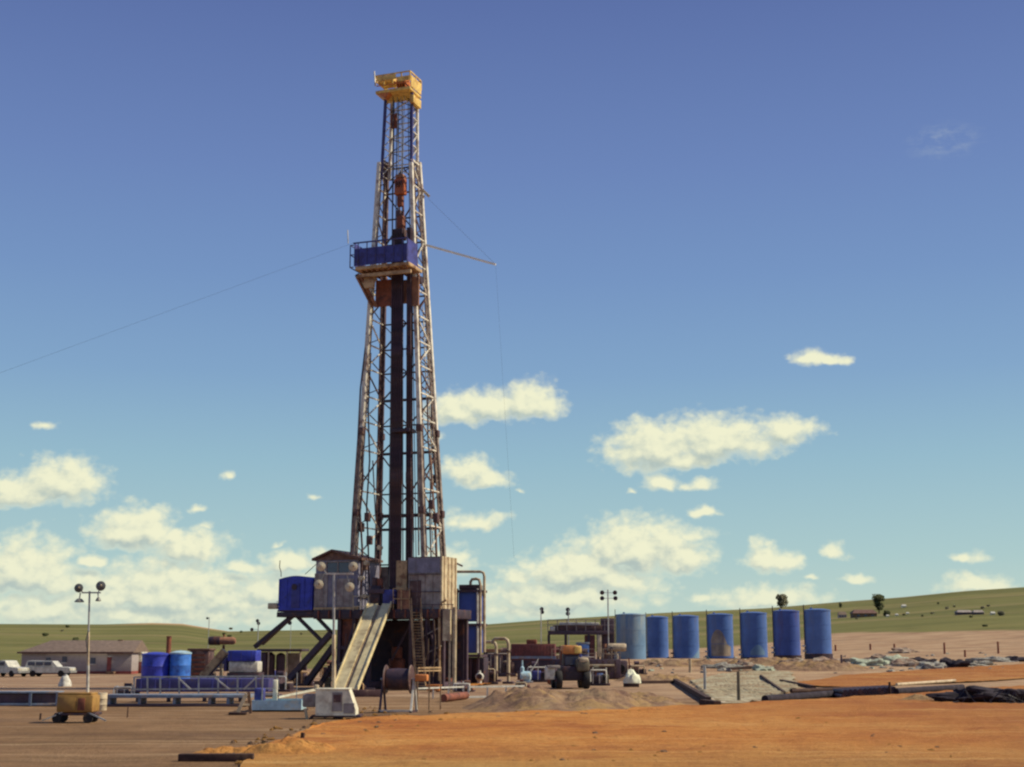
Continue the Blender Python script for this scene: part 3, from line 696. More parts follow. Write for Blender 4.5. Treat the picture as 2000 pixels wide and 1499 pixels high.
# wind wall box on the right of the floor
w0 = -2.7
ww = rig.mb().px(797, 1088, 861, 1192, w0, w0 + .12).build('wind_wall', 'wall_grey', rig)
xa2, xb2 = P(797, 1100, w0).x, P(861, 1100, w0).x; zt = P(800, 1088, w0).z
MB().b(xb2, xb2 + .12, w0, w0 + 3.2, FZ, zt).build('lit_wall_side', 'wall_cream', ww)  # cream colour paints this face as sunlit against the grey front
MB().b(xa2, xb2, w0 + 3.1, w0 + 3.2, FZ, zt - .4).build('wall_back', 'wall_grey', ww)
rig.mb().px(797, 1088, 859, 1120, w0 - .07, w0 - .003).build('blue_panel', 'wall_blue_grey', ww)
for v in (1087, 1121, 1155): rig.mb().px(797, v, 861, v + 2.5, w0 - .13, w0 - .073).build('wall_rail', 'steel_purple', ww)
for i in range(5):
    u = 799 + i * 15; rig.mb().px(u, 1123, u + 1.5, 1190, w0 - .06, w0 - .003).build('wall_rib', 'wall_grey', ww)
rig.mb().px(799, 1134, 822, 1190, w0 - .06, w0 - .002).build('opening_shade', 'mast_dark', ww)  # dark slab on the wall stands in for a shaded opening
for i in range(4):
    y = w0 + .4 + i * .8; MB().b(xb2 + .123, xb2 + .18, y, y + .07, FZ, zt).build('wall_rib', 'tan_paint', ww)
wl = rig.mb().px(773, 1095, 795, 1178, -2.0, -1.85).build('wind_wall', 'tan_paint', rig)
rig.mb().px(738, 1107, 772, 1185, 2.5, 2.65).build('wind_wall', 'wall_grey', rig)
rig.mb().px(776, 1153, 800, 1192, -2.95, -2.8).build('wind_wall', 'board_brown', rig)
MB().beam(P(868, 1090, 0), P(903, 1106, 2.0), .12).build('roof_strut', 'steel_dark', rig)
r_ = rig.mb()
for v in (1150, 1170): r_.beam(P(768, v, -3.05), P(800, v, -3.05), .06)
for u in (768, 784, 800): r_.beam(P(u, 1150, -3.05), P(u, 1192, -3.05), .06)
r_.build('railing', 'tan_paint', rig)
r_ = rig.mb()
for v in (1181,): r_.beam(P(800, v, -3.1), P(886, v, -3.1), .06)
for u in (802, 822, 844, 864, 884): r_.beam(P(u, 1181, -3.1), P(u, 1193, -3.1), .05)
r_.build('railing', 'steel_purple', rig)
# floor machinery
ir = rig.mb(); ir.px(722, 1144, 742, 1182, -2.6, -1.6, .08); rg = ir.build('iron_roughneck', 'steel_dark', rig)
rig.mb().px(726, 1128, 734, 1146, -2.4, -1.9, .06).build('mast_post', 'mast_dark', rg)
rig.mb().px(718, 1150, 750, 1160, -2.8, -2.62, .05).build('jaw', 'steel_purple', rg)
rig.mb().px(736, 1130, 746, 1150, -2.3, -2.0, .05).build('arm', 'rust_red', rg)
rig.mb().px(747, 1152, 769, 1180, -2.7, -1.8, .06).build('control_cabinet', 'tarp_blue', rig)
dw = rig.mb().px(700, 1140, 722, 1186, 1.0, 3.0, .1).build('drawworks', 'mast_dark', rig)
for u, v in ((716, 1100), (706, 1130), (742, 1070), (713, 1165)):
    q = P(u, v, -2.4); MB().lathe([(.04, -.2), (.2, -.2), (.22, 0), (.2, .2), (.04, .2)], q, 12, 'Y').build('work_light', 'wall_cream', rig)
# stairs up the right front
st = rig.mb(); a, c = P(812, 1340, -4.2), P(803, 1192, -3.1)
for dx in (0, .85): st.beam(a + Vector((dx, 0, 0)), c + Vector((dx, 0, 0)), .08, .2)
for i in range(26):
    q = seg(a, c, i / 26); st.b(q.x, q.x + .85, q.y - .14, q.y + .14, q.z, q.z + .04)
for dx in (0, .85):
    st.beam(a + Vector((dx, 0, 1.0)), c + Vector((dx, 0, 1.0)), .05)
    for i in range(6): q = seg(a, c, i / 5) + Vector((dx, 0, 0)); st.beam(q, q + Vector((0, 0, 1)), .05)
st.build('stairs', 'tan_paint', rig)
for u in (832, 846): MB().bar((P(u, 1300, -3).x, -3, 0), (P(u, 1300, -3).x, -3, FZ - .7), .06, 6).build('riser_pipe', 'steel_purple', rig)
MB().tube([P(858, 1330, -3), P(858, 1200, -3), P(862, 1178, -2.9), P(872, 1172, -2.9)], .1).build('riser_pipe', 'tan_paint', rig)

rn_ = random.Random(5)
for i in range(12):
    u0 = rn_.uniform(800, 866) if i < 7 else rn_.uniform(658, 712); v1_ = rn_.uniform(1200, 1250); v0_ = rn_.uniform(1300, 1338); u1 = u0 + rn_.uniform(-8, 8); y_ = -2.95 - .05 * i / 12
    MB().tube([P(u0, v0_, y_), P(u0 + rn_.uniform(-4, 4), (v0_ * 2 + v1_) / 3, y_ - .1), P(u1 + rn_.uniform(-4, 4), (v0_ + v1_ * 2) / 3, y_ - .1), P(u1, v1_, y_)], rn_.uniform(.035, .08), 6).build('hanging_hose' if i % 3 else 'conduit', ('steel_purple', 'tan_paint', 'mast_dark', 'board_brown')[i % 4], rig)
for (u0, v0_, u1, v1_) in ((806, 1255, 860, 1225), (806, 1290, 862, 1262), (662, 1300, 712, 1250), (812, 1330, 858, 1285)):
    MB().beam(P(u0, v0_, -2.9), P(u1, v1_, -2.9), .09).build('tie_bar', 'wall_grey', rig)
r_ = rig.mb()
for v in (1176, 1185): r_.beam(P(540, v, -2.82), P(545, v, -2.82), .05)
for v in (1080, 1100): r_.beam(P(690, v + 85, -3.02), P(720, v + 85, -3.02), .06)
for u in (690, 705, 720): r_.beam(P(u, 1163, -3.02), P(u, 1193, -3.02), .06)
r_.build('railing', 'wall_cream', rig)
# travelling block, top drive, lines, drill pipe
tb = Frame('travelling_block', 'rust orange travelling block with its hook hanging inside the upper mast', 'hoist block', rig.wor(P(782, 404, -.3)), -20)
z = lambda v: tb.P(782, v, 0).z
MB().b(-.5, .5, -.35, .35, z(382), z(350), .12).build('block_body', 'block_orange', tb)
MB().b(-.38, .38, -.4, .4, z(350), z(343), .05).build('block_cap', 'board_brown', tb)
for x in (-.25, 0, .25): MB().lathe([(.05, -.06), (.42, -.06), (.46, 0), (.42, .06), (.05, .06)], (x, -.1, z(362)), 18, 'X').build('sheave', 'mast_dark', tb)
MB().b(-.28, .28, -.25, .25, z(404), z(382.4), .1).build('hook', 'rust_red', tb)
for k, (u0, u1, ly) in enumerate(((758, 770, .9), (764, 776, .9), (771, 779, 1.0), (809, 797, .9), (814, 800, 1.0), (760, 768, -1.3), (787, 786, 1.6))):
    rig.pbar('cable_line', 'cable', P(u0, 1185, ly), P(u1, 190, ly * .4), .045)
for k, (x, y) in enumerate(((-.2, -.1), (.0, .1), (.22, -.1))):
    top = tb.loc(rig.wor(P(776 + k * 7, 184, -.3))); MB().bar((x, y, z(343)), top, .03).build('drilling_line', 'galv', tb)
td = Frame('top_drive', 'dark red top drive hanging below the travelling block above the blue board', 'top drive', rig.wor(P(783, 474, -.3)), -20)
z = lambda v: td.P(783, v, 0).z
MB().b(-.32, .32, -.4, .4, z(448), z(424), .08).build('motor_housing', 'rust_red', td)
MB().b(-.45, .05, -.3, .3, z(424.5), z(412), .06).build('gearbox', 'mast_dark', td)
for x in (-.22, .22): MB().bar((x, 0, z(424)), (x * .9, 0, z(404.5)), .07).build('bail', 'rust_red', td)
MB().b(-.4, .45, -.3, .3, z(470), z(448.5), .08).build('pipe_handler', 'mast_dark', td)
MB().bar((0, 0, z(480)), (0, 0, z(470.5)), .12, 10).build('saver_sub', 'block_orange', td)
zt_ = P(780, 540, -1.5).z + 4.2
def stand(x, y, label, first):
    b0 = Vector((x, y, FZ)); 
    return b0
pm = MB(); hgt = zt_ - FZ
prof = [(.07, 0), (.085, .05), (.085, .5), (.065, .6)]
for i in range(1, 3):
    h = hgt * i / 3; prof += [(.065, h - .5), (.088, h - .4), (.088, h + .4), (.065, h + .5)]
prof += [(.065, hgt - .5), (.085, hgt - .4), (.085, hgt)]
first = None
a = P(765, 1180, -1.6); c = P(782, 1180, -1.6); a2 = P(769, 545, -1.6); c2 = P(787, 545, -1.6)
def put_stand(bx, tx, y, k, side):
    global first
    if first is None:
        o = pm.lathe(prof, (0, 0, 0), 8).build('drill_pipe_stand', 'pipe_dark'); first = o
    else:
        o = first.copy(); COL.objects.link(o)
    bw = rig.wor((bx, y, FZ)); tw = rig.wor((tx, y, P(780, 545, -1.6).z)); d = (tw - bw).normalized()
    o.location = bw; o.rotation_euler = d.to_track_quat('Z', 'Y').to_euler()
    tag(o, ('dark brown drill pipe stand in the wide bundle racked left of the gap' if side == 0 else 'dark brown drill pipe stand in the narrow bundle racked right of the gap'), 'drill pipe',
        'drill pipe stands in the wide left bundle' if side == 0 else 'drill pipe stands in the narrow right bundle')
for j in range(3):
    for i in range(6):
        t = i / 5; put_stand(a.x + (c.x - a.x) * t, a2.x + (c2.x - a2.x) * t, -1.9 + j * .16, 0, 0)
a = P(796, 1180, -1.6); c = P(805, 1180, -1.6); a2 = P(797, 640, -1.6); c2 = P(803, 640, -1.6)
for j in range(3):
    for i in range(3):
        t = i / 2; put_stand(a.x + (c.x - a.x) * t, a2.x + (c2.x - a2.x) * t, -1.9 + j * .16, 0, 1)
rig.mb().px(764, 836, 800, 845, -2.35, -1.1, .03).build('pipe_guide', 'steel_dark', rig)

# pipe slide from the floor down to the ground
sd = Frame('pipe_slide', 'tan grooved pipe slide sloping from the rig floor to the ground', 'pipe slide', rig.wor((P(740, 1185, -3.2).x, -9.6, 0)), -20)
tp = sd.loc(rig.wor(P(741, 1183, -3.2)))
ty = tp.y; tz = tp.z; hw_ = 24 / S(115)
bt = Vector((tp.x * 1.0 + .45, -.4, .12))
def sl(xo, t, dz): return Vector((bt.x + (tp.x - bt.x) * t + xo, bt.y + (tp.y - bt.y) * t, bt.z + (tz - bt.z) * t + dz))
def plank(x0_, x1_, d0, d1): return MB().hexa([sl(x0_, 0, d0), sl(x1_, 0, d0), sl(x1_, 1, d0), sl(x0_, 1, d0), sl(x0_, 0, d1), sl(x1_, 0, d1), sl(x1_, 1, d1), sl(x0_, 1, d1)])
plank(-hw_, -.12, 0, .16).build('slide_plate', 'slide_tan', sd); plank(.26, hw_, 0, .16).build('slide_plate', 'slide_tan', sd)
plank(-.12, .26, -.12, -.02).build('groove', 'slide_groove', sd)
plank(-hw_ - .09, -hw_ - .003, -.1, .34).build('side_rail', 'slide_tan', sd); plank(hw_ + .003, hw_ + .09, -.1, .34).build('side_rail', 'slide_tan', sd)
for i in range(5):
    t0 = .1 + i * .2
    MB().beam(sl(-hw_, t0, -.2), sl(hw_, t0, -.2), .15).build('cross_member', 'steel_purple', sd)

# dog house on the floor, and the blue cabin beside it
dh = Frame('dog_house', 'grey metal cabin with brown gable roof and wide window on the rig floor', 'cabin', rig.wor((P(655, 1192, -2.6).x, -2.6, FZ)), -20)
def hx(u, v, y=0): return dh.P(u, v, y)
x0, x1 = hx(615, 1190).x, hx(697, 1190).x; ze = hx(650, 1093).z; zp = hx(650, 1076).z; xm = hx(651, 1076).x
MB().prism([(x0, 0), (x1, 0), (x1, ze), (xm, zp - .15), (x0, ze)], 0, 4.2).build('wall', 'wall_blue_grey', dh)
MB().prism([(x0 - .25, ze - .1), (xm, zp - .08), (xm, zp + .1), (x0 - .25, ze + .1)], -.35, 4.4).build('roof', 'roof_brown', dh)
MB().prism([(x1 + .25, ze - .1), (xm + .004, zp - .08), (xm + .004, zp + .1), (x1 + .25, ze + .1)], -.35, 4.4).build('roof', 'roof_brown', dh)
MB().prism([(x0, ze - .05), (x1, ze - .05), (xm, zp - .12)], -.07, -.003).build('gable_shade', 'roof_brown', dh)  # brown triangle paints the roof's shade on the upper wall
wi = dh.mb().px(640, 1099, 682, 1119, -.06, -.003).build('window', 'glass', dh)
wf = dh.mb()
a, c = hx(638, 1121), hx(684, 1097)
for (p_, q_) in (((a.x, a.z), (c.x, a.z)), ((a.x, c.z), (c.x, c.z)), ((a.x, a.z), (a.x, c.z)), ((c.x, a.z), (c.x, c.z)), ((a.x * .5 + c.x * .5, a.z), (a.x * .5 + c.x * .5, c.z))): wf.beam((p_[0], -.08, p_[1]), (q_[0], -.08, q_[1]), .09)
wf.build('window_frame', 'wall_grey', wi)
dh.mb().px(613, 1120, 640, 1188, -.08, -.004).build('panel', 'wall_grey', dh)
dh.mb().px(656, 1130, 690, 1186, -.1, -.004).build('panel', 'wall_grey', dh)
for i in range(6): dh.mb().px(618 + i * 13, 1122, 619.3 + i * 13, 1188, -.13, -.105).build('rib', 'wall_grey', dh)
dh.mb().px(612, 1186, 700, 1192, -.25, -.11).build('sill_beam', 'tan_paint', dh)
bc = Frame('control_cabin', 'deep blue curved roof cabin with dark door window on the side platform', 'cabin', rig.wor((P(576, 1195, -2.7).x, -2.7, P(576, 1195, -2.7).z)), -20)
x0, x1 = bc.P(543, 1190, 0).x, bc.P(609, 1190, 0).x; z1 = bc.P(576, 1131, 0).z; z2 = bc.P(576, 1125, 0).z
top = [(x0 + (x1 - x0) * i / 10, z1 + (z2 - z1) * math.sin(math.pi * i / 10)) for i in range(11)]
MB().prism([(x0, .12), (x1, .12)] + top[::-1], 0, 3.6).build('body', 'house_blue', bc)
MB().b(x0 - .05, x1 + .05, -.05, 3.65, 0, .118).build('base_frame', 'steel_purple', bc)
d_ = bc.mb().px(568, 1140, 586, 1188, -.05, -.003, .02).build('door', 'tarp_blue', bc)
q = bc.P(575, 1147, -.06); MB().lathe([(.01, -.03), (.26, -.03), (.26, .02), (.01, .02)], (q.x, -.075, q.z), 20, 'Y').build('door_window', 'steel_dark', d_)
for u in (546, 560, 594, 606): bc.mb().px(u, 1132, u + 1.4, 1188, -.04, -.003).build('rib', 'house_blue', bc)
MB().tube([bc.P(549, 1127, .3), bc.P(549, 1118, .3), bc.P(546, 1108, .3), bc.P(547, 1095, .3)], .035).build('antenna', 'steel_purple', bc)
MB().bar(bc.P(596, 1122, .6), bc.P(617, 1103, .6), .03).build('guy_wire', 'cable', bc)
bc.mb().px(522, 1178, 540, 1190, .0, .5, .08).build('floodlight', 'wall_cream', bc)
gl = MB().bar(rig.wor(P(693, 474, -2)), W(-1750, 1372, 92), .007).build('guy_line', 'cable')
tag(gl, 'thin dark guy line running from the blue board down to the far left', 'guy line')

# ================================================================== beside the rig, right
ts = Frame('mud_gas_separator', 'tall dark blue tank tower with tan pipes bent over its top, right of rig', 'tank tower', at(921, 1338), -14)
def tx(u, v, y=0): return ts.P(u, v, y)
for u0, v0, u1, v1 in ((895, 1153, 933, 1214), (895, 1222, 933, 1276)):
    ts.mb().px(u0, v0, u1, v1, 0, 2.0, .05).build('tank_section', 'tank_blue_dark', ts)
for u in (893, 935):
    for y in (-.12, 2.1): MB().beam((tx(u, 1300).x, y, 0), (tx(u, 1300).x, y, tx(u, 1150).z), .14).build('post', 'steel_purple', ts)
for v in (1152, 1218, 1279): ts.mb().px(891, v, 938, v + 5, -.3, 2.2).build('walkway', 'steel_purple', ts)
MB().tube([tx(946, 1274, .5), tx(946, 1126, .5), tx(944, 1119, .5), tx(938, 1117, .5), tx(888, 1117, .5)], .13, 10).build('vent_pipe', 'pole_tan', ts)
MB().tube([tx(938, 1280, .2), tx(938, 1142, .2), tx(936, 1133, .2), tx(930, 1131, .2), tx(922, 1132, .2), tx(919, 1137, .2), tx(919, 1143, .2)], .14, 10).build('vent_pipe', 'pole_tan', ts)
MB().bar(tx(932.5, 1276, -.2), tx(932.5, 1150, -.2), .1, 10).build('vent_pipe', 'white_dull', ts)
ts.mb().px(896, 1142, 934, 1152, .2, 1.8, .05).build('top_hatch', 'mast_dark', ts)
for i in range(5):
    ts.mb().px(889, 1232 + i * 12, 897, 1236 + i * 12, -.3, -.13).build('ladder_rung', 'pole_tan', ts)
ts.mb().px(886, 1285, 945, 1336, .3, 2.0, .05).build('base_skid', 'steel_dark', ts)
for u in (890, 905, 918, 930): ts.mb().px(u, 1288, u + 3, 1336, -.05, .26).build('base_post', 'steel_purple', ts)
vp = Frame('valve', 'pale round valve body at the foot of the blue tank tower', 'valve', at(937, 1338) + Vector((0, -.9, 0)), 0)
MB().lathe([(.1, 0), (.2, .05), (.2, .4), (.35, .55), (.4, .8), (.3, 1.0), (.12, 1.1), (.12, 1.3)], (0, 0, 0), 16).build('body', 'white_dull', vp)
MB().lathe([(.02, -.03), (.26, -.03), (.26, .03), (.02, .03)], (0, -.48, .78), 16, 'Y').build('handwheel', 'steel_dark', vp)
MB().bar((0, -.3, .78), (0, -.46, .78), .05).build('stem', 'galv', vp)
for i, (u, vb, vt, vl) in enumerate(((969, 1326, 1254, 'left of two tan gooseneck pipes standing between blue tower and red container'), (993, 1330, 1248, 'right of two tan gooseneck pipes standing between blue tower and red container'))):
    gp = Frame('gooseneck_pipe', vl, 'pipe', at(u, vb + 6), -10, 'gooseneck pipes')
    z = lambda v: gp.P(u, v, 0).z
    MB().tube([(0, 0, 0), (0, 0, z(vt + 10)), (-.1, 0, z(vt + 3)), (-.3, 0, z(vt)), (-1.3, .2, z(vt)), (-1.5, .2, z(vt + 3)), (-1.55, .2, z(vt + 10))], .16, 10).build('pipe', 'pole_tan', gp)
    for zz in (z(vb - 14), z(vt + 24)): MB().lathe([(.165, -.06), (.26, -.06), (.26, .06), (.165, .06)], (0, 0, zz), 14).build('flange', 'mast_dark', gp)
    MB().b(-.5, .5, -.4, .4, 0, .22, .03).build('base', 'steel_purple', gp)
cn = Frame('shipping_container', 'dark red steel container behind the tan gooseneck pipes', 'container', at(1045, 1320), -4)
cn.mb().px(998, 1258, 1084, 1316, 0, 2.6, .05).build('box', 'container_red', cn)
cn.mb().px(998, 1282, 1086, 1287, -.12, -.004).build('rail', 'frame_blue', cn)
for i in range(14): cn.mb().px(1001 + i * 6, 1261, 1003 + i * 6, 1281, -.06, -.003).build('rib', 'container_red', cn)
cn.mb().px(1000, 1290, 1082, 1314, -.08, -.003).build('lower_panel', 'steel_dark', cn)
a = cn.P(1040, 1258, 1); MB().b(a.x - .7, a.x + .5, .6, 1.6, a.z, a.z + .5, .06).build('roof_vent', 'rust_red', cn)
bt_ = Frame('pump_unit', 'pale blue pump with bent suction pipe on the ground before the red container', 'pump', at(1026, 1334), 8)
MB().lathe([(.1, -.5), (.42, -.45), (.48, -.1), (.48, .4), (.3, .55), (.1, .6)], (0, 0, .62), 18, 'X').build('pump_body', 'pale_blue', bt_)
MB().tube([(.3, 0, .8), (.7, 0, 1.3), (1.1, .1, 1.9), (1.3, .1, 2.3)], .05).build('suction_pipe', 'white_dull', bt_)
MB().b(-.8, .7, -.5, .5, .0, .18, .03).build('skid', 'frame_blue', bt_)
MB().lathe([(.02, 0), (.2, 0), (.2, .5), (.08, .62), (.08, 1.2)], (-.3, 0, .95), 14).build('riser', 'pale_blue', bt_)
# elevated shaker deck
skd = Frame('shaker_deck', 'brown elevated walkway deck with railings left of the blue tanks', 'walkway', at(1130, 1296), -3)
skd.mb().px(1070, 1232, 1200, 1240, 0, 3, .03).build('deck', 'steel_purple', skd)
skd.mb().px(1092, 1216, 1170, 1222, .2, 1.6, .05).build('shaker_bed', 'white_dull', skd)
skd.mb().px(1080, 1222, 1176, 1232, .3, 1.6, .05).build('shaker_frame', 'mast_dark', skd)
r_ = skd.mb()
for v in (1211, 1221): r_.beam(skd.P(1070, v, 0), skd.P(1200, v, 0), .09); r_.beam(skd.P(1070, v, 2.9), skd.P(1200, v, 2.9), .09)
for i in range(8):
    u = 1070 + i * 18.5; r_.beam(skd.P(u, 1211, 0), skd.P(u, 1232, 0), .1)
r_.build('railing', 'wall_grey', skd)
for u in (1072, 1105, 1150, 1168, 1196):
    for y in (.2, 2.7): MB().b(skd.P(u, 1260, y).x - .17, skd.P(u, 1260, y).x + .17, y - .15, y + .15, 0, skd.P(u, 1240, y).z).build('post', 'steel_dark', skd)
skd.mb().px(1142, 1241, 1162, 1290, .3, 1.8, .04).build('chute', 'container_red', skd)
skd.mb().px(1167, 1240, 1175, 1284, -.1, .12, .03).build('downpipe', 'wall_cream', skd)
skd.mb().px(1174, 1208, 1200, 1290, .6, 2.6, .05).build('end_tank', 'steel_purple', skd)
skd.mb().px(1074, 1224, 1084, 1233, -.1, .19, .04).build('lamp_box', 'galv', skd)
bx = Frame('mud_tank', 'small blue tank below the brown walkway deck', 'tank', at(1140, 1297), 0)
bx.mb().px(1128, 1257, 1150, 1296, 0, 2.0, .08).build('body', 'tank_blue', bx)
bx.mb().px(1126, 1255, 1152, 1259, -.06, 2.05, .03).build('lid', 'frame_blue', bx)

# the seven blue tanks
TANKS = [(1233, 1291, 58, 1201, 'tank_blue_grey', 'pale faded blue tank nearest the brown walkway, the largest of the row'),
 (1285, 1288, 42, 1206, 'tank_blue', 'narrow blue tank close behind the pale faded tank'),
 (1341, 1290, 50, 1204, 'tank_blue', 'blue tank with a pale triangular splash at its lower right'),
 (1408, 1287, 50, 1201, 'tank_blue', 'blue tank with a large beige stain down its front'),
 (1474, 1284, 51, 1198, 'tank_blue', 'blue tank with a greenish smear low on its front'),
 (1538, 1280, 51, 1194, 'tank_blue_dark', 'darkest blue tank, standing between the greenish smeared tank and the last one'),
 (1599, 1277, 51, 1192, 'tank_blue', 'last blue tank of the row, on the grass side')]
for i, (u, vb, wpx, vt, m, lab) in enumerate(TANKS):
    Y = (190, 210, 205.5, 201, 196.5, 192, 187.5)[i]
    q = W(u, vb, Y); q.z = W(u, vb, Y).z
    gz = G(q.x, q.y)
    t = Frame('storage_tank', lab, 'tank', (q.x, q.y, min(gz, q.z)), 0, 'blue storage tanks in a row')
    rad = wpx / 2 / S(Y); zb = q.z - t.o.z; zt2 = t.P(u, vt, 0).z
    MB().lathe([(rad, zb), (rad, zt2)], (0, 0, 0), 64).build('shell', m, t)
    for k_ in (.335, .665): MB().lathe([(rad + .001, zb + (zt2 - zb) * k_ - .03), (rad + .022, zb + (zt2 - zb) * k_ - .02), (rad + .022, zb + (zt2 - zb) * k_ + .02), (rad + .001, zb + (zt2 - zb) * k_ + .03)], (0, 0, 0), 48).build('weld_band', m, t)
    MB().lathe([(rad + .06, zt2 - .12), (rad + .06, zt2 + .02), (rad * .5, zt2 + .16), (.05, zt2 + .2)], (0, 0, 0), 48).build('roof', m, t)
    MB().lathe([(rad + .12, -.25), (rad + .12, zb - .02 if zb > .1 else .1)], (0, 0, 0), 32).build('base_ring', 'steel_dark', t)
    MB().lathe([(.14, 0), (.14, .2), (.18, .22), (.18, .26), (.02, .28)], (-rad * .45, 0, zt2 + .06), 12).build('vent', m, t)
    ld = MB(); yy = -.2; xx = -rad - .12
    for s in (0, .32): ld.beam((xx, yy - s, zb), (xx, yy - s, zt2 + .7), .06)
    for k in range(18): ld.beam((xx, yy, zb + (zt2 - zb) * k / 17), (xx, yy - .32, zb + (zt2 - zb) * k / 17), .04)
    ld.build('ladder', 'steel_dark', t)
    for zz in (.35, 1.0): 
        k_ = zb + zz; MB().bar((-rad - .05, -.6, k_), (-rad - .5, -.6, k_), .12, 8).build('valve_stub', 'white_dull' if i >= 3 else 'steel_dark', t)
    def patch(poly, mm, nm):
        vs = []; n = len(poly)
        for (aa, zz) in poly: vs.append(((rad + .012) * math.sin(aa), -(rad + .012) * math.cos(aa), zb + zz * (zt2 - zb)))
        return vs
    def curved(a0, a1, zf0, zf1, mm, nm):
        vs = []; n = 14
        for k in range(n + 1):
            aa = a0 + (a1 - a0) * k / n; z0_ = zf0(k / n); z1_ = zf1(k / n)
            for rr in (rad + .002, rad + .012):
                for zz in (z0_, z1_): vs.append((rr * math.sin(aa), -rr * math.cos(aa), zb + zz * (zt2 - zb)))
        fs = []
        for k in range(n):
            o = k * 4; p_ = o + 4
            fs += [(o + 2, o + 3, p_ + 3, p_ + 2), (o, p_, p_ + 1, o + 1), (o + 1, p_ + 1, p_ + 3, o + 3), (o, o + 2, p_ + 2, p_)]
        fs += [(0, 1, 3, 2), (n * 4, n * 4 + 2, n * 4 + 3, n * 4 + 1)]
        return MB().add(vs, fs, True).build(nm, mm, t)
    if i == 2: curved(.25, 1.45, lambda s: .02, lambda s: .04 + .3 * s, 'tank_blue_grey', 'splash')
    if i == 3: curved(-.95, .75, lambda s: .06, lambda s: .30 + .36 * math.sin(math.pi * min(1, s * 1.25 + .05)) ** .6 if s < .75 else .34 - .3 * (s - .75), 'tank_stain', 'stain')
    if i == 4: curved(-.5, .7, lambda s: .05, lambda s: .12 + .16 * math.sin(math.pi * s), 'tank_blue_grey', 'smear')

# machines
def wheel(fr, x, y, r, wd, axis='X', nm='wheel'):
    t = MB().lathe([(r * .55, -wd / 2), (r * .92, -wd / 2), (r, -wd * .35), (r, wd * .35), (r * .92, wd / 2), (r * .55, wd / 2)], (x, y, r), 20, axis).build(nm, 'rubber', fr)
    MB().lathe([(.02, -wd * .4), (r * .545, -wd * .4), (r * .545, wd * .4), (.02, wd * .4)], (x, y, r), 16, axis).build('rim', 'white_dull', t)
    return t
ldr = Frame('wheel_loader', 'dark wheeled loader with orange cab roof facing the camera on the dirt mound', 'loader', at(1118, 1346), 6)
for x in (-1.15, 1.15): wheel(ldr, x, 0, .75, .5); wheel(ldr, x, 2.6, .75, .5)
ldr.mb().px(1098, 1302, 1140, 1330, .1, 3.4, .12).build('chassis', 'steel_dark', ldr)
cb = ldr.mb().px(1102, 1275, 1132, 1304, 1.2, 2.8, .1).build('cab', 'steel_dark', ldr)
MB(ldr).px(1104, 1283, 1130, 1299, 1.13, 1.197).build('windscreen', 'glass', cb)
MB(ldr).px(1101, 1261, 1130, 1278, 1.0, 3.0, .1).build('cab_roof', 'orange_paint', cb)
MB(ldr).px(1122, 1262, 1136, 1277, .9, 1.6, .08).build('beacon_box', 'crown_yellow', cb)
MB(ldr).px(1128, 1288, 1152, 1312, -.5, 1.1, .2).build('engine_cover', 'machine_green', ldr)
MB(ldr).px(1132, 1285, 1150, 1294, -.55, .6, .12).build('hood_panel', 'wood_pale', ldr)
MB(ldr).px(1066, 1303, 1084, 1328, -.4, .4, .08).build('side_box', 'white_dull', ldr)
MB(ldr).px(1070, 1300, 1094, 1306, -.6, .1, .05).build('fender', 'wall_grey', ldr)
for u in (1086, 1144): MB().beam(ldr.P(u, 1330, -.6), ldr.P(u, 1296, 1.5), .2).build('lift_arm', 'steel_purple', ldr)
MB().bar(ldr.P(1096, 1290, 1.6), ldr.P(1096, 1272, 1.6), .07, 8).build('exhaust', 'rust_red', ldr)
ag = Frame('engine_unit', 'dark engine unit with pale round air cleaner in front of the pale tank', 'engine', at(1200, 1326), 0)
ag.mb().px(1180, 1290, 1226, 1322, 0, 1.8, .2).build('engine_block', 'steel_purple', ag)
q0, q1 = ag.P(1187, 1265, -.2), ag.P(1223, 1265, -.2)
MB().lathe([(.05, 0), (.35, .02), (.42, .2), (.42, (q1.x - q0.x) - .2), (.35, q1.x - q0.x), (.05, q1.x - q0.x)], (q0.x, -.2, q0.z), 20, 'X').build('air_cleaner', 'wood_pale', ag)
MB().bar(ag.P(1203, 1290, .2), ag.P(1203, 1272, .0), .16, 10).build('intake_pipe', 'white_dull', ag)
q = ag.P(1194, 1268, -.7); MB().lathe([(.02, 0), (.2, 0), (.2, .1), (.02, .1)], (q.x, -.75, q.z), 16, 'Y').build('inlet_cap', 'steel_dark', ag)
ag.mb().px(1178, 1318, 1228, 1328, -.2, 2.0, .05).build('skid', 'steel_dark', ag)
for u, v in ((1188, 1303), (1214, 1306)):
    q = ag.P(u, v, -.1); MB().lathe([(.05, 0), (.38, 0), (.42, .05), (.42, .12), (.05, .12)], (q.x, -.16, q.z), 18, 'Y').build('pulley', 'rubber', ag)
for u in (1182, 1232): MB().beam(ag.P(u, 1326, -.1), ag.P(u - 4, 1286, .2), .12).build('guard_post', 'rust_red', ag)
wb_ = Frame('tarp_heap', 'white tarp bundle heaped on a pallet right of the dark engine unit', 'tarp', at(1234, 1342), 0)
def blob(rx, ry, rz, seed, amp=.25, n=20, k=12):
    vs = [(0, 0, 0)]; fs = []
    vs = []
    for j in range(k + 1):
        th = math.pi / 2 * j / k
        for i in range(n):
            ph = 2 * math.pi * i / n; d = Vector((math.cos(ph) * math.cos(th), math.sin(ph) * math.cos(th), math.sin(th)))
            s_ = 1 + amp * noise.fractal(d * 1.6 + Vector((seed, 0, 0)), 1, 2, 4)
            vs.append((d.x * rx * s_, d.y * ry * s_, d.z * rz * s_))
    fs = [(j * n + i, j * n + (i + 1) % n, (j + 1) * n + (i + 1) % n, (j + 1) * n + i) for j in range(k) for i in range(n)]
    return vs, fs
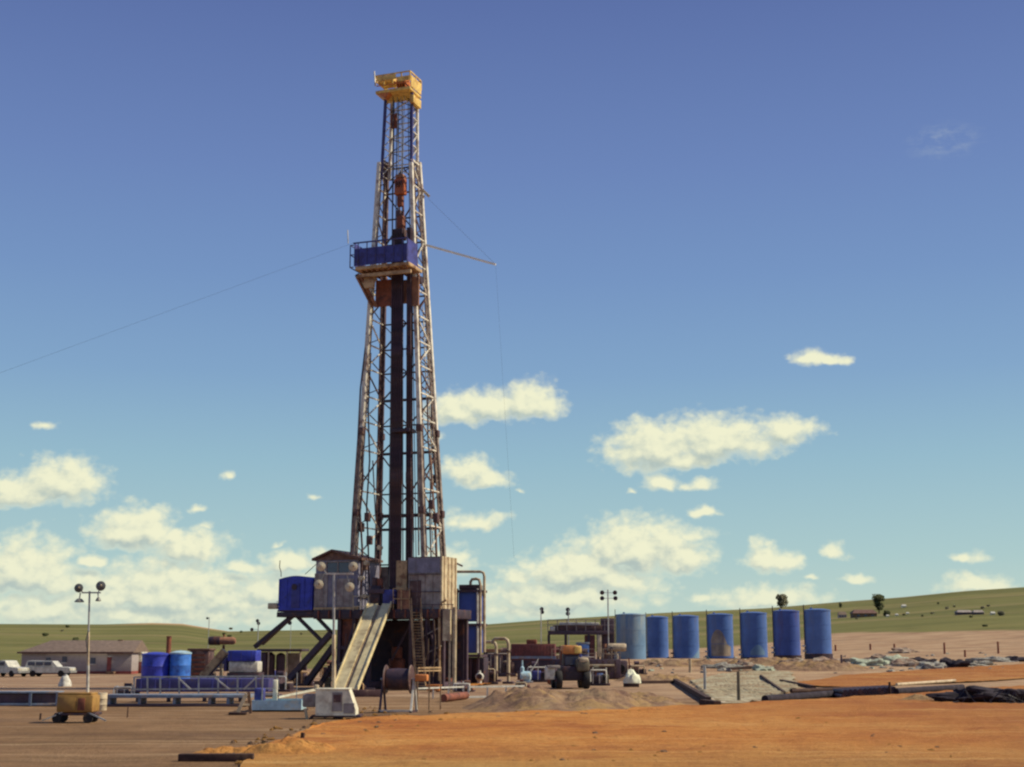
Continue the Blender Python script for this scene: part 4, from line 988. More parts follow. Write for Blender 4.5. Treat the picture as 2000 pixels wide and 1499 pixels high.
vs, fs = blob(.72, .6, 1.0, 4, .35); m = MB().add([(x, y, z + .32) for x, y, z in vs], fs, True); m.build('tarp', 'fabric_white', wb_)
MB().b(-.7, .6, -.5, .5, .0, .3, .02).build('pallet', 'wood_dark', wb_)

# cable reel
rl = Frame('cable_reel', 'large cable reel with rust red flanges in a steel stand before the slide', 'reel', at(778, 1392), -8)
z_ = lambda v: rl.P(778, v, 0).z
zc = z_(1327); rr = 27 / S(75)
xA, xB = rl.P(754, 1330, 0).x, rl.P(803, 1330, 0).x
MB().lathe([(.45, xA), (.45, xB)], (0, 0, zc), 28, 'X').build('drum', 'rubber', rl)
dm = MB().lathe([(.1, xA + .08), (.55, xA + .09), (.58, 0), (.55, xB - .09), (.1, xB - .08)], (0, 0, zc), 28, 'X').build('wound_cable', 'steel_dark', rl)
for x in (xA, xB): MB().lathe([(.1, -.04), (rr, -.04), (rr + .03, 0), (rr, .04), (.1, .04)], (x, 0, zc), 32, 'X').build('flange', 'mast_dark', rl)
for x in (xA - .16, xB + .16):
    for dy in (-.75, .75): MB().beam((x, 0, zc), (x, dy, 0), .11).build('stand_leg', 'steel_purple' if x < 0 else 'white_dull', rl)
    MB().beam((x, -.85, .06), (x, .85, .06), .11).build('stand_foot', 'steel_dark', rl)
MB().beam((xA - .16, -.8, .12), (xB + .16, -.8, .12), .09).build('stand_rail', 'white_dull', rl)
MB().bar((xA - .3, 0, zc), (xB + .3, 0, zc), .06, 10).build('axle', 'galv', rl)
MB().b(xB + .24, xB + .9, -.2, .3, zc - .1, zc + .25, .05).build('winch_motor', 'orange_paint', rl)
# rails and pipe frames beside the reel
def rail(name, lab, cat, pts, posts, m, t=.07, group=None, bot=None):
    o = at(*pts[0]); fr = Frame(name, lab, cat, o, 0, group)
    return fr
def rack(name, lab, cat, uv0, uv1, h, m, nposts, t=.1, rails=(1.0,), foot=True, group=None):
    a, c = at(*uv0), at(*uv1); d = c - a; fr = Frame(name, lab, cat, a, 0, group)
    for k in rails: MB().beam((0, 0, h * k), d + Vector((0, 0, h * k)), t).build('rail', m, fr)
    for i in range(nposts):
        q = d * (i / (nposts - 1)); MB().beam(q + Vector((0, 0, -.1)), q + Vector((0, 0, h)), t * .9).build('post', m, fr)
    return fr
rack('pipe_railing', 'low rusty pipe railing right of the cable reel', 'railing', (815, 1388), (860, 1386), 2.3, 'tan_paint', 3, .08, (1, .93))
rack('pipe_rack', 'low white pipe rack lying before the blue tank tower', 'pipe rack', (915, 1364), (1024, 1362), .75, 'white_dull', 4, .12, (1, .1))
rack('pipe_rack', 'second white pipe rack, lower, left of the dirt mound and right of the reel', 'pipe rack', (815, 1366), (905, 1362), .7, 'white_dull', 4, .1, (1,))
lt = MB().bar(at(866, 1372) + Vector((0, 0, .25)), at(910, 1366) + Vector((0, 0, .25)), .25, 12).build('pipe', 'rust_red'); tag(lt, 'thick red brown pipe lying between the railing and the white racks', 'pipe')
lo2 = MB().b(-1.6, 1.6, -.25, .25, 0, .5, .03).build('steel_beam', 'mast_dark', None, at(700, 1362), R(4)); tag(lo2, 'dark steel beam across the foot of the tan pipe slide', 'beam')

# ================================================================== light towers
def lamp(fr, q, r, facing, m='lamp_glass'):
    ax = 'Y'
    o = MB().lathe([(.03, .28), (r * .35, .26), (r * .8, .12), (r, 0), (r, -.03)], q, 20, 'Y').build('lamp', 'lamp_shell', fr)
    MB().lathe([(.01, -.09), (r * .5, -.075), (r * .93, -.034)], q, 20, 'Y').build('lens', m, o)
    MB().lathe([(.01, -.12), (r * .2, -.11), (r * .24, -.08)], (q[0] + r * .1, q[1], q[2] + r * .1), 12, 'Y').build('bulb', 'pole_tan', o)
    return o
lt1 = Frame('light_tower', 'yellow trailer light tower with four dark lamps on a raised mast, far left', 'light tower', at(147, 1412), 0)
z = lambda v, y=0: lt1.P(147, v, y).z
lt1.mb().px(109, 1358, 182, 1392, -.5, .7, .08).build('body', 'yellow_gen', lt1)
lt1.mb().px(112, 1353, 179, 1359, -.45, .65, .05).build('hood', 'yellow_gen', lt1)
lt1.mb().px(151, 1364, 166, 1388, -.54, -.503, .01).build('door', 'rust_red', lt1)
lt1.mb().px(112, 1362, 148, 1388, -.53, -.503, .01).build('panel', 'yellow_gen', lt1)
lt1.mb().px(106, 1393, 186, 1398, -.45, .65, .02).build('chassis', 'steel_dark', lt1)
for u in (117, 177):
    for y in (-.4, .5): wheel(lt1, lt1.P(u, 1400, 0).x, y, .22, .18, 'Y')
for u in (122, 172): MB().beam(lt1.P(u, 1392, -.4), lt1.P(u + (-40 if u < 140 else 35), 1408, -.6), .06).build('outrigger', 'galv', lt1)
pole = [(172, 1356, 1300, .07, 'white_dull'), (173, 1300, 1235, .055, 'wall_cream'), (175, 1235, 1155, .045, 'galv')]
prev = lt1.P(171, 1358, .1)
for (u, v0, v1, r, m) in pole:
    q = lt1.P(u, v1, .1); MB().bar(prev, q, r, 8).build('mast_section', m, lt1); prev = q
MB().beam(lt1.P(160, 1158, .1), lt1.P(197, 1158, .1), .07).build('cross_arm', 'galv', lt1)
for (u, v, r) in ((154, 1149, .21), (197, 1145, .23)): 
    q = lt1.P(u, v, 0); lamp(lt1, q, r, 1, 'lamp_dark')
    MB().beam(q + Vector((0, .2, 0)), lt1.P(u + (8 if u < 170 else -6), 1158, .1), .04).build('lamp_bracket', 'galv', lt1)
for (u, v, r) in ((155, 1174, .22), (192, 1172, .13)):
    q = lt1.P(u, v, 0.1)
    o = MB().lathe([(.03, .12), (r * .5, .1), (r, -.02), (r, -.06)], q, 18, 'Z').build('lamp', 'lamp_shell', lt1)
    MB().lathe([(.01, -.075), (r * .92, -.064)], q, 18, 'Z').build('lens', 'lamp_glass', o)
    MB().bar(q + Vector((0, 0, .1)), lt1.P(u + (2 if u < 170 else -1), 1158, .1), .03, 6).build('lamp_bracket', 'galv', lt1)
MB().tube([lt1.P(173, 1232, -.05), lt1.P(168, 1250, -.15), lt1.P(171, 1275, -.05)], .025, 6).build('cable_loop', 'cable', lt1)

lt2 = Frame('light_tower', 'white trailer light tower with slanted end and four pale lamps, before the rig', 'light tower', at(655, 1404), 0)
def lx(u, v, y=0): return lt2.P(u, v, y)
zt_, zb_ = lx(640, 1347).z, lx(640, 1397).z
poly = [(lx(619, 1397).x, zb_), (lx(697, 1397).x, zb_), (lx(697, 1385).x, lx(0, 1385).z), (lx(684, 1347).x, zt_), (lx(620, 1347).x, zt_)]
MB().prism(poly, -.6, .7).build('body', 'white_paint', lt2)
MB().b(lx(618, 1347).x, lx(685, 1347).x, -.64, .74, zt_ + .003, zt_ + .06, .02).build('lid', 'white_paint', lt2)
lt2.mb().px(648, 1353, 669, 1390, -.64, -.603).build('door', 'wall_grey', lt2)
lt2.mb().px(651, 1357, 666, 1372, -.67, -.643).build('louvre', 'mast_dark', lt2)
lt2.mb().px(671, 1374, 692, 1394, -.63, -.603).build('shade_panel', 'wall_grey', lt2)  # grey panel stands in for shade on the overhung lower end
lt2.mb().px(610, 1397, 704, 1402, -.55, .65, .02).build('chassis', 'steel_dark', lt2)
for u in (665,):
    for y in (-.42, .5): wheel(lt2, lx(u, 1400).x, y, .21, .18, 'Y')
MB().beam(lx(612, 1398, 0), lx(598, 1412, -.4), .1).build('tow_bar', 'steel_dark', lt2)
MB().beam(lx(596, 1384, -.3), lx(601, 1412, -.3), .12).build('jack_stand', 'wall_cream', lt2)
lt2.mb().px(590, 1356, 618, 1382, -.2, .4, .1).build('generator_end', 'wall_grey', lt2)
lt2.mb().px(613, 1338, 622, 1348, -.2, .2, .06).build('filler_cap', 'pole_tan', lt2)
MB().bar(lx(652, 1346), lx(652, 1240), .1, 8).build('mast_section', 'wall_cream', lt2)
MB().bar(lx(652, 1240), lx(652, 1122), .065, 8).build('mast_section', 'galv', lt2)
MB().beam(lx(636, 1121), lx(690, 1121), .09).build('cross_arm', 'white_dull', lt2)
for (u, v) in ((627, 1107), (690, 1107), (623, 1142), (683, 1147)):
    q = lx(u, v, -.15); lamp(lt2, q, .25, 1)
    MB().beam(q + Vector((0, .2, 0)), lx(u + (10 if u < 650 else -6), 1121), .045).build('lamp_bracket', 'galv', lt2)
    MB().beam(lx(u + (10 if u < 650 else -6), 1121), lx(652, 1121), .05).build('arm_stub', 'galv', lt2)
# distant light masts
def lightmast(u, vb, vt, lab, lamps, r=.28, t=.09):
    fr = Frame('light_mast', lab, 'light mast', at(u, vb), 0, 'distant light masts')
    zt3 = fr.P(u, vt, 0).z; MB().bar((0, 0, 0), (0, 0, zt3), t, 6).build('pole', 'galv', fr)
    for (du, v) in lamps:
        q = fr.P(u + du, v, 0)
        o = MB().lathe([(.02, .2), (r * .7, .16), (r, 0), (r, -.05), (.02, -.06)], q, 12, 'Y').build('lamp', 'steel_dark', fr)
        MB().beam((0, 0, q.z), q, .06).build('arm', 'galv', fr)
    return fr
lightmast(1189, 1296, 1152, 'light mast with four lamps just left of the pale blue tank', [(-13, 1158), (12, 1158), (-13, 1169), (13, 1169)])
lightmast(1057, 1298, 1188, 'slim light mast with one clustered lamp behind the red container', [(1, 1190), (2, 1196)], .32)
lightmast(1111, 1297, 1190, 'light mast with two stacked lamps over the brown walkway deck', [(-2, 1191), (-2, 1199)], .3)
lightmast(405, 1300, 1206, 'pale thin pole standing on the left behind the tan conveyor', [(0, 1208)], .2, .06)
lightmast(502, 1300, 1212, 'brown light pole with two dark lamps left of the blue cabin', [(-10, 1230), (1, 1213), (3, 1218)], .3)
lightmast(566, 1300, 1216, 'thin light pole with a single dark lamp seen under the blue cabin', [(0, 1217)], .36, .05)

# ================================================================== left of the rig
tr = Frame('site_office', 'long grey sided trailer building with brown roof and red door', 'building', at(148, 1317), 0)
def ox(u, v, y=0): return tr.P(u, v, y)
x0, x1 = ox(40, 1316).x, ox(256, 1316).x; zw = ox(150, 1275).z
MB().b(x0, x1, 0, 7, .35, zw, .02).build('wall', 'siding', tr)
MB().b(x0 - .02, x1 + .02, -.06, 7.06, -.1, .345).build('skirting', 'door_red', tr)
yr = 3.5; zr = ox(150, 1251, yr).z
MB().hexa([(x0 - .4, -.5, zw + .003), (x1 + .3, -.5, zw + .003), (x1 + .3, 7.5, zw + .003), (x0 - .4, 7.5, zw + .003), (x0 + 2.6, yr - .1, zr), (x1 + .28, yr - .1, zr), (x1 + .28, yr + .1, zr), (x0 + 2.6, yr + .1, zr)]).build('roof', 'roof_tan', tr)
MB().b(x0 - .42, x1 + .32, -.58, -.503, zw - .12, zw + .1).build('fascia', 'roof_brown', tr)
for i in range(9): MB().b(x0, x1, -.02, -.003, .5 + i * .25, .52 + i * .25).build('siding_lap', 'siding', tr)
for u0, v0, u1, v1 in ((89, 1285, 99, 1296), (121, 1283, 131, 1294), (176, 1285, 187, 1297)):
    w_ = tr.mb().px(u0, v0, u1, v1, -.06, -.022).build('window', 'glass', tr)
    a, c = ox(u0, v1), ox(u1, v0); MB().b(a.x - .08, c.x + .08, -.1, -.023, a.z - .14, a.z - .01).build('sill', 'white_dull', w_)
d_ = tr.mb().px(208, 1284, 218, 1312, -.08, -.024).build('door', 'door_red', tr)
tr.mb().px(207, 1281, 219, 1283.5, -.12, -.024).build('door_lintel', 'white_dull', d_)
tr.mb().px(206, 1312, 222, 1316, -1.0, -.1).build('step', 'wood', tr)
tr.mb().px(230, 1250, 240, 1256, 3.2, 3.6, .04).build('chimney', 'roof_brown', tr)
wsx = Frame('shed', 'small white shed on a brown base at the end of the trailer building', 'shed', at(268, 1316), 0)
wsx.mb().px(259, 1277, 277, 1293, 0, 2.5, .04).build('wall', 'white_paint', wsx)
wsx.mb().px(258, 1274, 278, 1277, -.1, 2.6, .03).build('roof', 'white_dull', wsx)
wsx.mb().px(257, 1293.3, 277, 1316, .0, 2.4, .02).build('base', 'container_red', wsx)
def car(u, v, length, lab, m, yaw, truck):
    fr = Frame('pickup_truck' if truck else 'utility_vehicle', lab, 'pickup truck' if truck else 'car', at(u, v), yaw)
    L = length; w2 = .95
    prof = [(-L/2, .45), (L/2, .45), (L/2, .95), (L/2 - .15, 1.05), (L*.2, 1.12), (-L/2, 1.15)]
    MB().prism(prof, -w2, w2).build('body', m, fr)
    if truck: cp = [(-.6, 1.13), (L*.2, 1.13), (L*.08, 1.82), (-.45, 1.86)]
    else: cp = [(-L/2 + .05, 1.15), (L*.22, 1.13), (L*.1, 1.78), (-L/2 + .3, 1.84)]
    cb_ = MB().prism(cp, -w2 + .1, w2 - .1).build('cab', m, fr)
    xs0, xs1 = cp[3][0], cp[2][0]; nw = 2 if truck else 3
    for k in range(nw):
        a0 = xs0 + (xs1 - xs0) * (k + .06) / nw; a1 = xs0 + (xs1 - xs0) * (k + .9) / nw
        MB().b(a0, a1, -w2 + .04, -w2 + .097, 1.28, 1.68).build('window', 'glass', cb_)
    for x in (-L*.31, L*.31):
        for y in (-w2 + .08, w2 - .08): wheel(fr, x, y, .37, .24, 'Y')
    MB().b(L/2 + .003, L/2 + .12, -w2, w2, .45, .7).build('bumper', 'car_grey', fr)
    for y in (-.7, .7): MB().b(L/2 + .003, L/2 + .04, y - .15, y + .15, .78, .95).build('headlight', 'lamp_glass', fr)
    return fr
car(97, 1322, 5.4, 'long white utility vehicle with side windows parked before the trailer building', 'car_white', -4, False)
car(14, 1322, 5.6, 'white pickup truck at the left edge beside the trailer building', 'car_white', -30, True)
car(-40, 1319, 5.4, 'grey pickup truck cut by the left edge of the photo', 'car_grey', 10, True)
wt = Frame('water_bag', 'small round white container standing on the dirt behind the yellow light tower', 'container', at(127, 1341), 0)
vs, fs = blob(.55, .5, .95, 11, .15); MB().add(vs, fs, True).build('body', 'white_dull', wt)
MB().lathe([(.12, 0), (.12, .12), (.02, .14)], (0, 0, .93), 12).build('cap', 'galv', wt)
pb = Frame('barrel', 'pale yellowish barrel just right of the yellow light tower', 'barrel', at(197, 1388), 0)
MB().lathe([(.3, 0), (.31, .03), (.3, .3), (.315, .32), (.3, .34), (.3, .62), (.315, .64), (.3, .66), (.31, .93), (.3, .95)], (0, 0, 0), 20).build('body', 'wood_pale', pb)
MB().lathe([(.04, .951), (.04, .98)], (.15, 0, 0), 10).build('bung', 'galv', pb)
# catwalk / pipe tubs in front
cw = Frame('catwalk', 'long low blue grey steel catwalk with sparse uprights, left foreground of the rig', 'catwalk', at(370, 1381), 1)
def cx(u, v, y=0): return cw.P(u, v, y)
cw.mb().px(205, 1357, 490, 1364, 0, 1.6, .02).build('top_beam', 'frame_blue', cw)
cw.mb().px(205, 1376, 480, 1380.5, 0, 1.6, .02).build('bottom_beam', 'steel_purple', cw)
for u in (209, 269, 337, 406, 442): cw.mb().px(u, 1364.3, u + 6, 1375.7, .05, 1.55).build('upright', 'frame_blue', cw)
cl = Frame('pipe_tub', 'low grey steel tub of pipes at the far left behind the yellow light tower', 'pipe tub', at(55, 1380), 1)
cl.mb().px(-60, 1351, 112, 1355, 0, 1.4, .02).build('top_rail', 'frame_blue', cl)
cl.mb().px(-60, 1374, 112, 1379, 0, 1.4, .02).build('bottom_rail', 'frame_blue', cl)
cl.mb().px(-58, 1356, 110, 1373.5, .15, 1.25).build('side_sheet', 'steel_purple', cl)
for u in (-20, 55, 108): cl.mb().px(u, 1352, u + 7, 1379, -.06, -.003).build('upright', 'frame_blue', cl)
ws = Frame('walkway_truss', 'blue steel truss walkway with handrails and diagonals behind the low catwalk', 'walkway', at(395, 1372), 1)
for v, t in ((1323, .1), (1347, .09), (1358, .16)):
    MB().beam(ws.P(262, v, 0), ws.P(545, v - 2, 0), t).build('chord', 'galv', ws)
for u in (262, 288, 313, 350, 388, 426, 464, 500, 541): MB().beam(ws.P(u, 1323, 0), ws.P(u, 1357, 0), .09).build('post', 'galv', ws)
for (u0, u1) in ((348, 372), (420, 448), (500, 476)): MB().beam(ws.P(u0, 1324, -.05), ws.P(u1, 1347, -.05), .09).build('diagonal', 'white_dull', ws)
ws.mb().px(262, 1357, 545, 1362, .1, 1.5, .02).build('deck', 'steel_purple', ws)
for u in (270, 330, 400, 470, 536): MB().b(ws.P(u, 1360, .5).x - .1, ws.P(u, 1360, .5).x + .1, .3, .6, -.05, ws.P(u, 1362, .3).z).build('support', 'steel_purple', ws)
def skidbase(): 
    sk = Frame('skid', 'long dark blue skid carrying the two blue drums behind the truss walkway', 'skid', at(400, 1362), 1)
    sk.mb().px(264, 1326, 525, 1352, 0, 2.6, .05).build('body', 'mast_navy', sk)
    for i in range(9): sk.mb().px(272 + i * 28, 1328, 276 + i * 28, 1350, -.1, -.003).build('rib', 'tarp_blue', sk)
    return sk
sk = skidbase()
for (u, r_px, m, lab) in ((303, 27, 'house_blue', 'wide dark blue drum tank standing left on the skid'), (351, 20, 'blue_bright', 'bright light blue drum tank standing right on the skid')):
    zb = sk.wor(sk.P(u, 1326, 1.2)); fr = Frame('drum_tank', lab, 'tank', zb, 0)
    rad = r_px / S(fr.o.y); zt4 = fr.P(u, 1278 if u < 320 else 1275, 0).z
    MB().lathe([(rad, .01), (rad, zt4 * .5), (rad * 1.01, zt4 * .51), (rad, zt4 * .52), (rad, zt4 - .1)], (0, 0, 0), 32).build('shell', m, fr)
    MB().lathe([(rad + .04, zt4 - .1), (rad + .04, zt4), (rad * .5, zt4 + .12), (.02, zt4 + .15)], (0, 0, 0), 32).build('lid', m if u < 320 else 'pale_blue', fr)
stk = Frame('exhaust_stack', 'short brown exhaust stack rising behind the two blue drum tanks', 'stack', at(327, 1318), 0)
zz = stk.P(327, 1244, 0).z; MB().lathe([(.5, 0), (.5, zz * .45), (.3, zz * .5), (.3, zz), (.34, zz), (.34, zz + .06), (.02, zz + .07)], (0, 0, 0), 16).build('pipe', 'rust_red', stk)
MB().b(-.8, .8, -.8, .8, 0, .3, .03).build('base', 'steel_dark', stk)
dmn = Frame('engine_house', 'dark red brown engine house right of the bright blue drum', 'engine house', at(388, 1340), 0)
dmn.mb().px(368, 1270, 408, 1338, 0, 2.4, .06).build('body', 'mast_dark', dmn)
dmn.mb().px(366, 1267, 410, 1271, -.1, 2.5, .03).build('roof', 'roof_brown', dmn)
for i in range(5): dmn.mb().px(372, 1278 + i * 9, 400, 1282 + i * 9, -.06, -.003).build('louvre', 'rust_red', dmn)
cv = Frame('conveyor', 'tan inclined conveyor leaning up between the engine house and the blue shed', 'conveyor', at(415, 1345), 0)
MB().beam(cv.P(396, 1322, 0), cv.P(440, 1272, 0), .9, .6).build('trough', 'tan_paint', cv)
MB().beam(cv.P(400, 1330, -.6), cv.P(444, 1280, -.6), .14).build('side_rail', 'steel_dark', cv)
for u, v in ((408, 1312), (432, 1286)): MB().beam((cv.P(u, v, 0).x, 0, 0), cv.P(u, v, 0), .16).build('leg', 'tan_paint', cv)
MB().beam(cv.P(395, 1332, -.5), cv.P(428, 1302, -.5), .1).build('brace', 'white_dull', cv)
mf = Frame('exhaust_silencer', 'dark cylinder silencer mounted sideways on a post above the conveyor', 'silencer', at(434, 1338), 0)
zz = mf.P(434, 1252, 0); q0 = mf.P(408, 1252, 0).x; q1 = mf.P(430, 1252, 0).x; q2 = mf.P(460, 1252, 0).x; rr = 8.5 / S(mf.o.y)
MB().lathe([(.1, q0), (rr * .9, q0), (rr, q0 + .15), (rr, q1)], (0, 0, zz.z), 20, 'X').build('drum', 'steel_dark', mf)
MB().lathe([(rr * .85, q1 + .003), (rr * .85, q2 - .2), (rr * .6, q2), (.1, q2)], (0, 0, zz.z), 20, 'X').build('drum_end', 'board_brown', mf)
MB().bar((0, 0, 0), (0, 0, zz.z - rr + .02), .12, 8).build('post', 'rust_red', mf)
MB().bar((0, 0, zz.z + rr - .02), (0, 0, mf.P(434, 1240, 0).z), .1, 8).build('stub_pipe', 'rust_red', mf)
gh = Frame('generator_house', 'blue roofed generator house over a white tank left of the rig legs', 'generator house', at(475, 1340), 0)
gh.mb().px(444, 1271, 500, 1292, 0, 2.6, .05).build('housing', 'house_blue', gh)
gh.mb().px(446, 1292.4, 504, 1314, .15, 2.4, .12).build('tank', 'white_dull', gh)
gh.mb().px(442, 1314.4, 506, 1340, 0, 2.6, .04).build('skid', 'steel_dark', gh)
gh.mb().px(420, 1284, 443, 1312, .2, 2.0, .08).build('radiator', 'mast_navy', gh)
for u in (450, 470, 490): gh.mb().px(u, 1273, u + 2, 1290, -.06, -.003).build('rib', 'tarp_blue', gh)
vt_ = Frame('pump_house', 'dark low pump house with flat roof under the rig platform braces', 'pump house', at(535, 1336), -4)
vt_.mb().px(502, 1268, 590, 1273, -.2, 3.0, .03).build('roof', 'steel_dark', vt_)
vt_.mb().px(508, 1274, 520, 1334, 0, 2.6, .05).build('wall', 'steel_purple', vt_)
for u in (528, 548): 
    q = vt_.P(u, 1300, 1); rad = 9 / S(vt_.o.y); MB().lathe([(rad, 0), (rad, vt_.P(u, 1280, 1).z), (rad * .6, vt_.P(u, 1277, 1).z), (.02, vt_.P(u, 1275, 1).z)], (q.x, 1, 0), 20).build('vessel', 'steel_purple', vt_)
for u in (524, 560, 586): MB().bar((vt_.P(u, 1300, -.1).x, -.1, 0), (vt_.P(u, 1300, -.1).x, -.1, vt_.P(u, 1273, -.1).z), .08, 6).build('post', 'pole_tan', vt_)
vt_.mb().px(560, 1276, 588, 1332, 2.2, 2.4).build('rear_wall', 'wall_grey', vt_)
sb = Frame('mud_tub', 'pale blue open skid tub with upright posts on the dirt left of white light tower', 'skid tub', at(538, 1391), 2)
def bx_(u, v, y=0): return sb.P(u, v, y)
a, c = bx_(494, 1388), bx_(587, 1368); zt5 = c.z; x0, x1 = a.x, c.x
for (q0, q1, q2, q3) in ((x0, x1, -.06, 0), (x0, x1, 2.4, 2.46), (x0 - .06, x0, -.06, 2.46), (x1, x1 + .06, -.06, 2.46)): MB().b(q0, q1, q2, q3, .1, zt5).build('side', 'pale_blue', sb)
MB().b(x0 + .002, x1 - .002, .002, 2.398, .1, .2).build('floor', 'pale_blue', sb)
MB().b(x0 - .2, x1 + .2, .1, 2.3, -.02, .098).build('runner', 'wood_dark', sb)
sb.mb().px(496, 1345, 514, 1370, .6, 1.6, .05).build('cabinet', 'tarp_blue', sb)
sb.mb().px(510, 1318, 514, 1369, .3, .4).build('post', 'galv', sb)
sb.mb().px(532, 1328, 542, 1372, .5, .75, .03).build('post', 'white_paint', sb)
sb.mb().px(578, 1314, 581, 1368, .4, .5).build('post', 'galv', sb)
MB().hexa([bx_(545, 1364, 1.8), bx_(625, 1348, 3.2), bx_(625, 1348, 4.2), bx_(545, 1364, 2.6), bx_(545, 1360, 1.8), bx_(625, 1343, 3.2), bx_(625, 1343, 4.2), bx_(545, 1360, 2.6)]).build('plank', 'white_paint', sb)
pr = Frame('prop_stand', 'pale slanted prop stand on a dark base that doubles as its shadow, in front of the truss walkway', 'prop', at(468, 1396), 6)
MB().b(-.55, .35, -.3, .3, 0, .12, .02).build('base', 'wood_dark', pr)  # base slab, dark and drawn leftward to stand in for the prop's shadow
MB().beam((-.1, -.05, .12), (.32, -.05, 1.05), .18).build('strut', 'wood_pale', pr)
MB().beam((.55, .1, .05), (.42, .05, 1.15), .16).build('strut', 'wood', pr)
MB().beam((.1, 0, .5), (.5, .05, .5), .1).build('tie', 'wood_pale', pr)

ph = Frame('pump_house', 'dark windowless box added as a backdrop behind the two tan gooseneck pipes', 'pump house', at(975, 1318), -6)  # dark box added as a backdrop to fill the gap with darkness
ph.mb().px(944, 1274, 1000, 1316, 0, 2.6, .05).build('wall', 'steel_dark', ph)
ph.mb().px(941, 1268, 1003, 1273.6, -.3, 2.9, .04).build('roof', 'board_brown', ph)
for i in range(5): ph.mb().px(948 + i * 11, 1277, 950 + i * 11, 1315, -.08, -.003).build('rib', 'steel_purple', ph)
MB().tube([ph.P(946, 1300, -.3), ph.P(975, 1300, -.3), ph.P(978, 1292, -.3), ph.P(998, 1292, -.3)], .09).build('pipe_run', 'pole_tan', ph)
mt = Frame('mud_tank', 'long dark mud tank with railings running from the red container to the pale tank', 'tank', at(1130, 1328), -3)
mt.mb().px(1078, 1288, 1212, 1326, 0, 2.4, .05).build('body', 'steel_purple', mt)
for i in range(11): mt.mb().px(1081 + i * 12, 1291, 1083 + i * 12, 1325, -.12, -.003).build('rib', 'mast_dark', mt)
r_ = mt.mb()
for v in (1268, 1277): r_.beam(mt.P(1078, v, .1), mt.P(1212, v, .1), .06)
for i in range(9): r_.beam(mt.P(1078 + i * 16.7, 1268, .1), mt.P(1078 + i * 16.7, 1288, .1), .06)
r_.build('railing', 'pole_tan', mt)
for (u, h_) in ((1095, 1262), (1133, 1270), (1182, 1258)): MB().bar((mt.P(u, 1288, 1.2).x, 1.2, mt.P(u, 1288, 1.2).z), (mt.P(u, 1288, 1.2).x, 1.2, mt.P(u, h_, 1.2).z), .16, 10).build('agitator', 'board_brown' if u != 1133 else 'tarp_blue', mt)
MB().tube([mt.P(1080, 1310, -.3), mt.P(1120, 1308, -.3), mt.P(1126, 1300, -.3), mt.P(1200, 1300, -.3)], .1).build('pipe_run', 'pole_tan', mt)
# loose gear round the foot of the rig
def crate(u, v, w_, h_, lab, m, nm='tool_box', cat='box', d=.7):
    fr = Frame(nm, lab, cat, at(u, v), rnd.uniform(-15, 15)); s_ = S(fr.o.y); x = w_ / 2 / s_; h = h_ / s_
    MB().b(-x, x, 0, d, .08, h, .04).build('body', m, fr)
    MB().b(-x - .04, x + .04, -.04, d + .04, h + .003, h + .07, .02).build('lid', m, fr)
    for k in (-.6, .6): MB().b(k * x - .06, k * x + .06, .02, d - .02, 0, .078).build('runner', 'wood_dark', fr)
crate(620, 1346, 14, 13, 'small brown tool box under the left raising legs of the rig', 'board_brown')
crate(684, 1352, 18, 11, 'low grey box left of the foot of the tan pipe slide', 'wall_grey')
crate(905, 1342, 20, 14, 'dark blue box at the foot of the blue tank tower', 'tarp_blue')
crate(845, 1352, 26, 12, 'orange brown box beneath the stairs right of the cable reel', 'orange_paint')
crate(722, 1357, 16, 10, 'small dark box between the slide foot and the cable reel', 'steel_dark')
crate(1080, 1338, 22, 22, 'rusty box left of the dark wheeled loader', 'rust_red')
crate(1160, 1338, 18, 16, 'grey box between the loader and the dark engine unit', 'wall_grey')
def drum(u, v, lab, m):
    fr = Frame('barrel', lab, 'barrel', at(u, v), 0)
    MB().lathe([(.29, 0), (.3, .03), (.29, .3), (.305, .32), (.29, .34), (.29, .6), (.305, .62), (.29, .64), (.3, .87), (.28, .89), (.01, .88)], (0, 0, 0), 20).build('body', m, fr)
    MB().lathe([(.04, .881), (.04, .91)], (.14, 0, 0), 10).build('bung', 'galv', fr)
drum(640, 1344, 'tan barrel beside the mast foot of the white light tower', 'tan_paint')
drum(1172, 1334, 'blue barrel left of the dark engine unit', 'tank_blue')
drum(876, 1346, 'rusty barrel at the right front post of the rig', 'rust_red')
drum(1016, 1328, 'dark barrel between the gooseneck pipes and the pale blue pump', 'steel_purple')

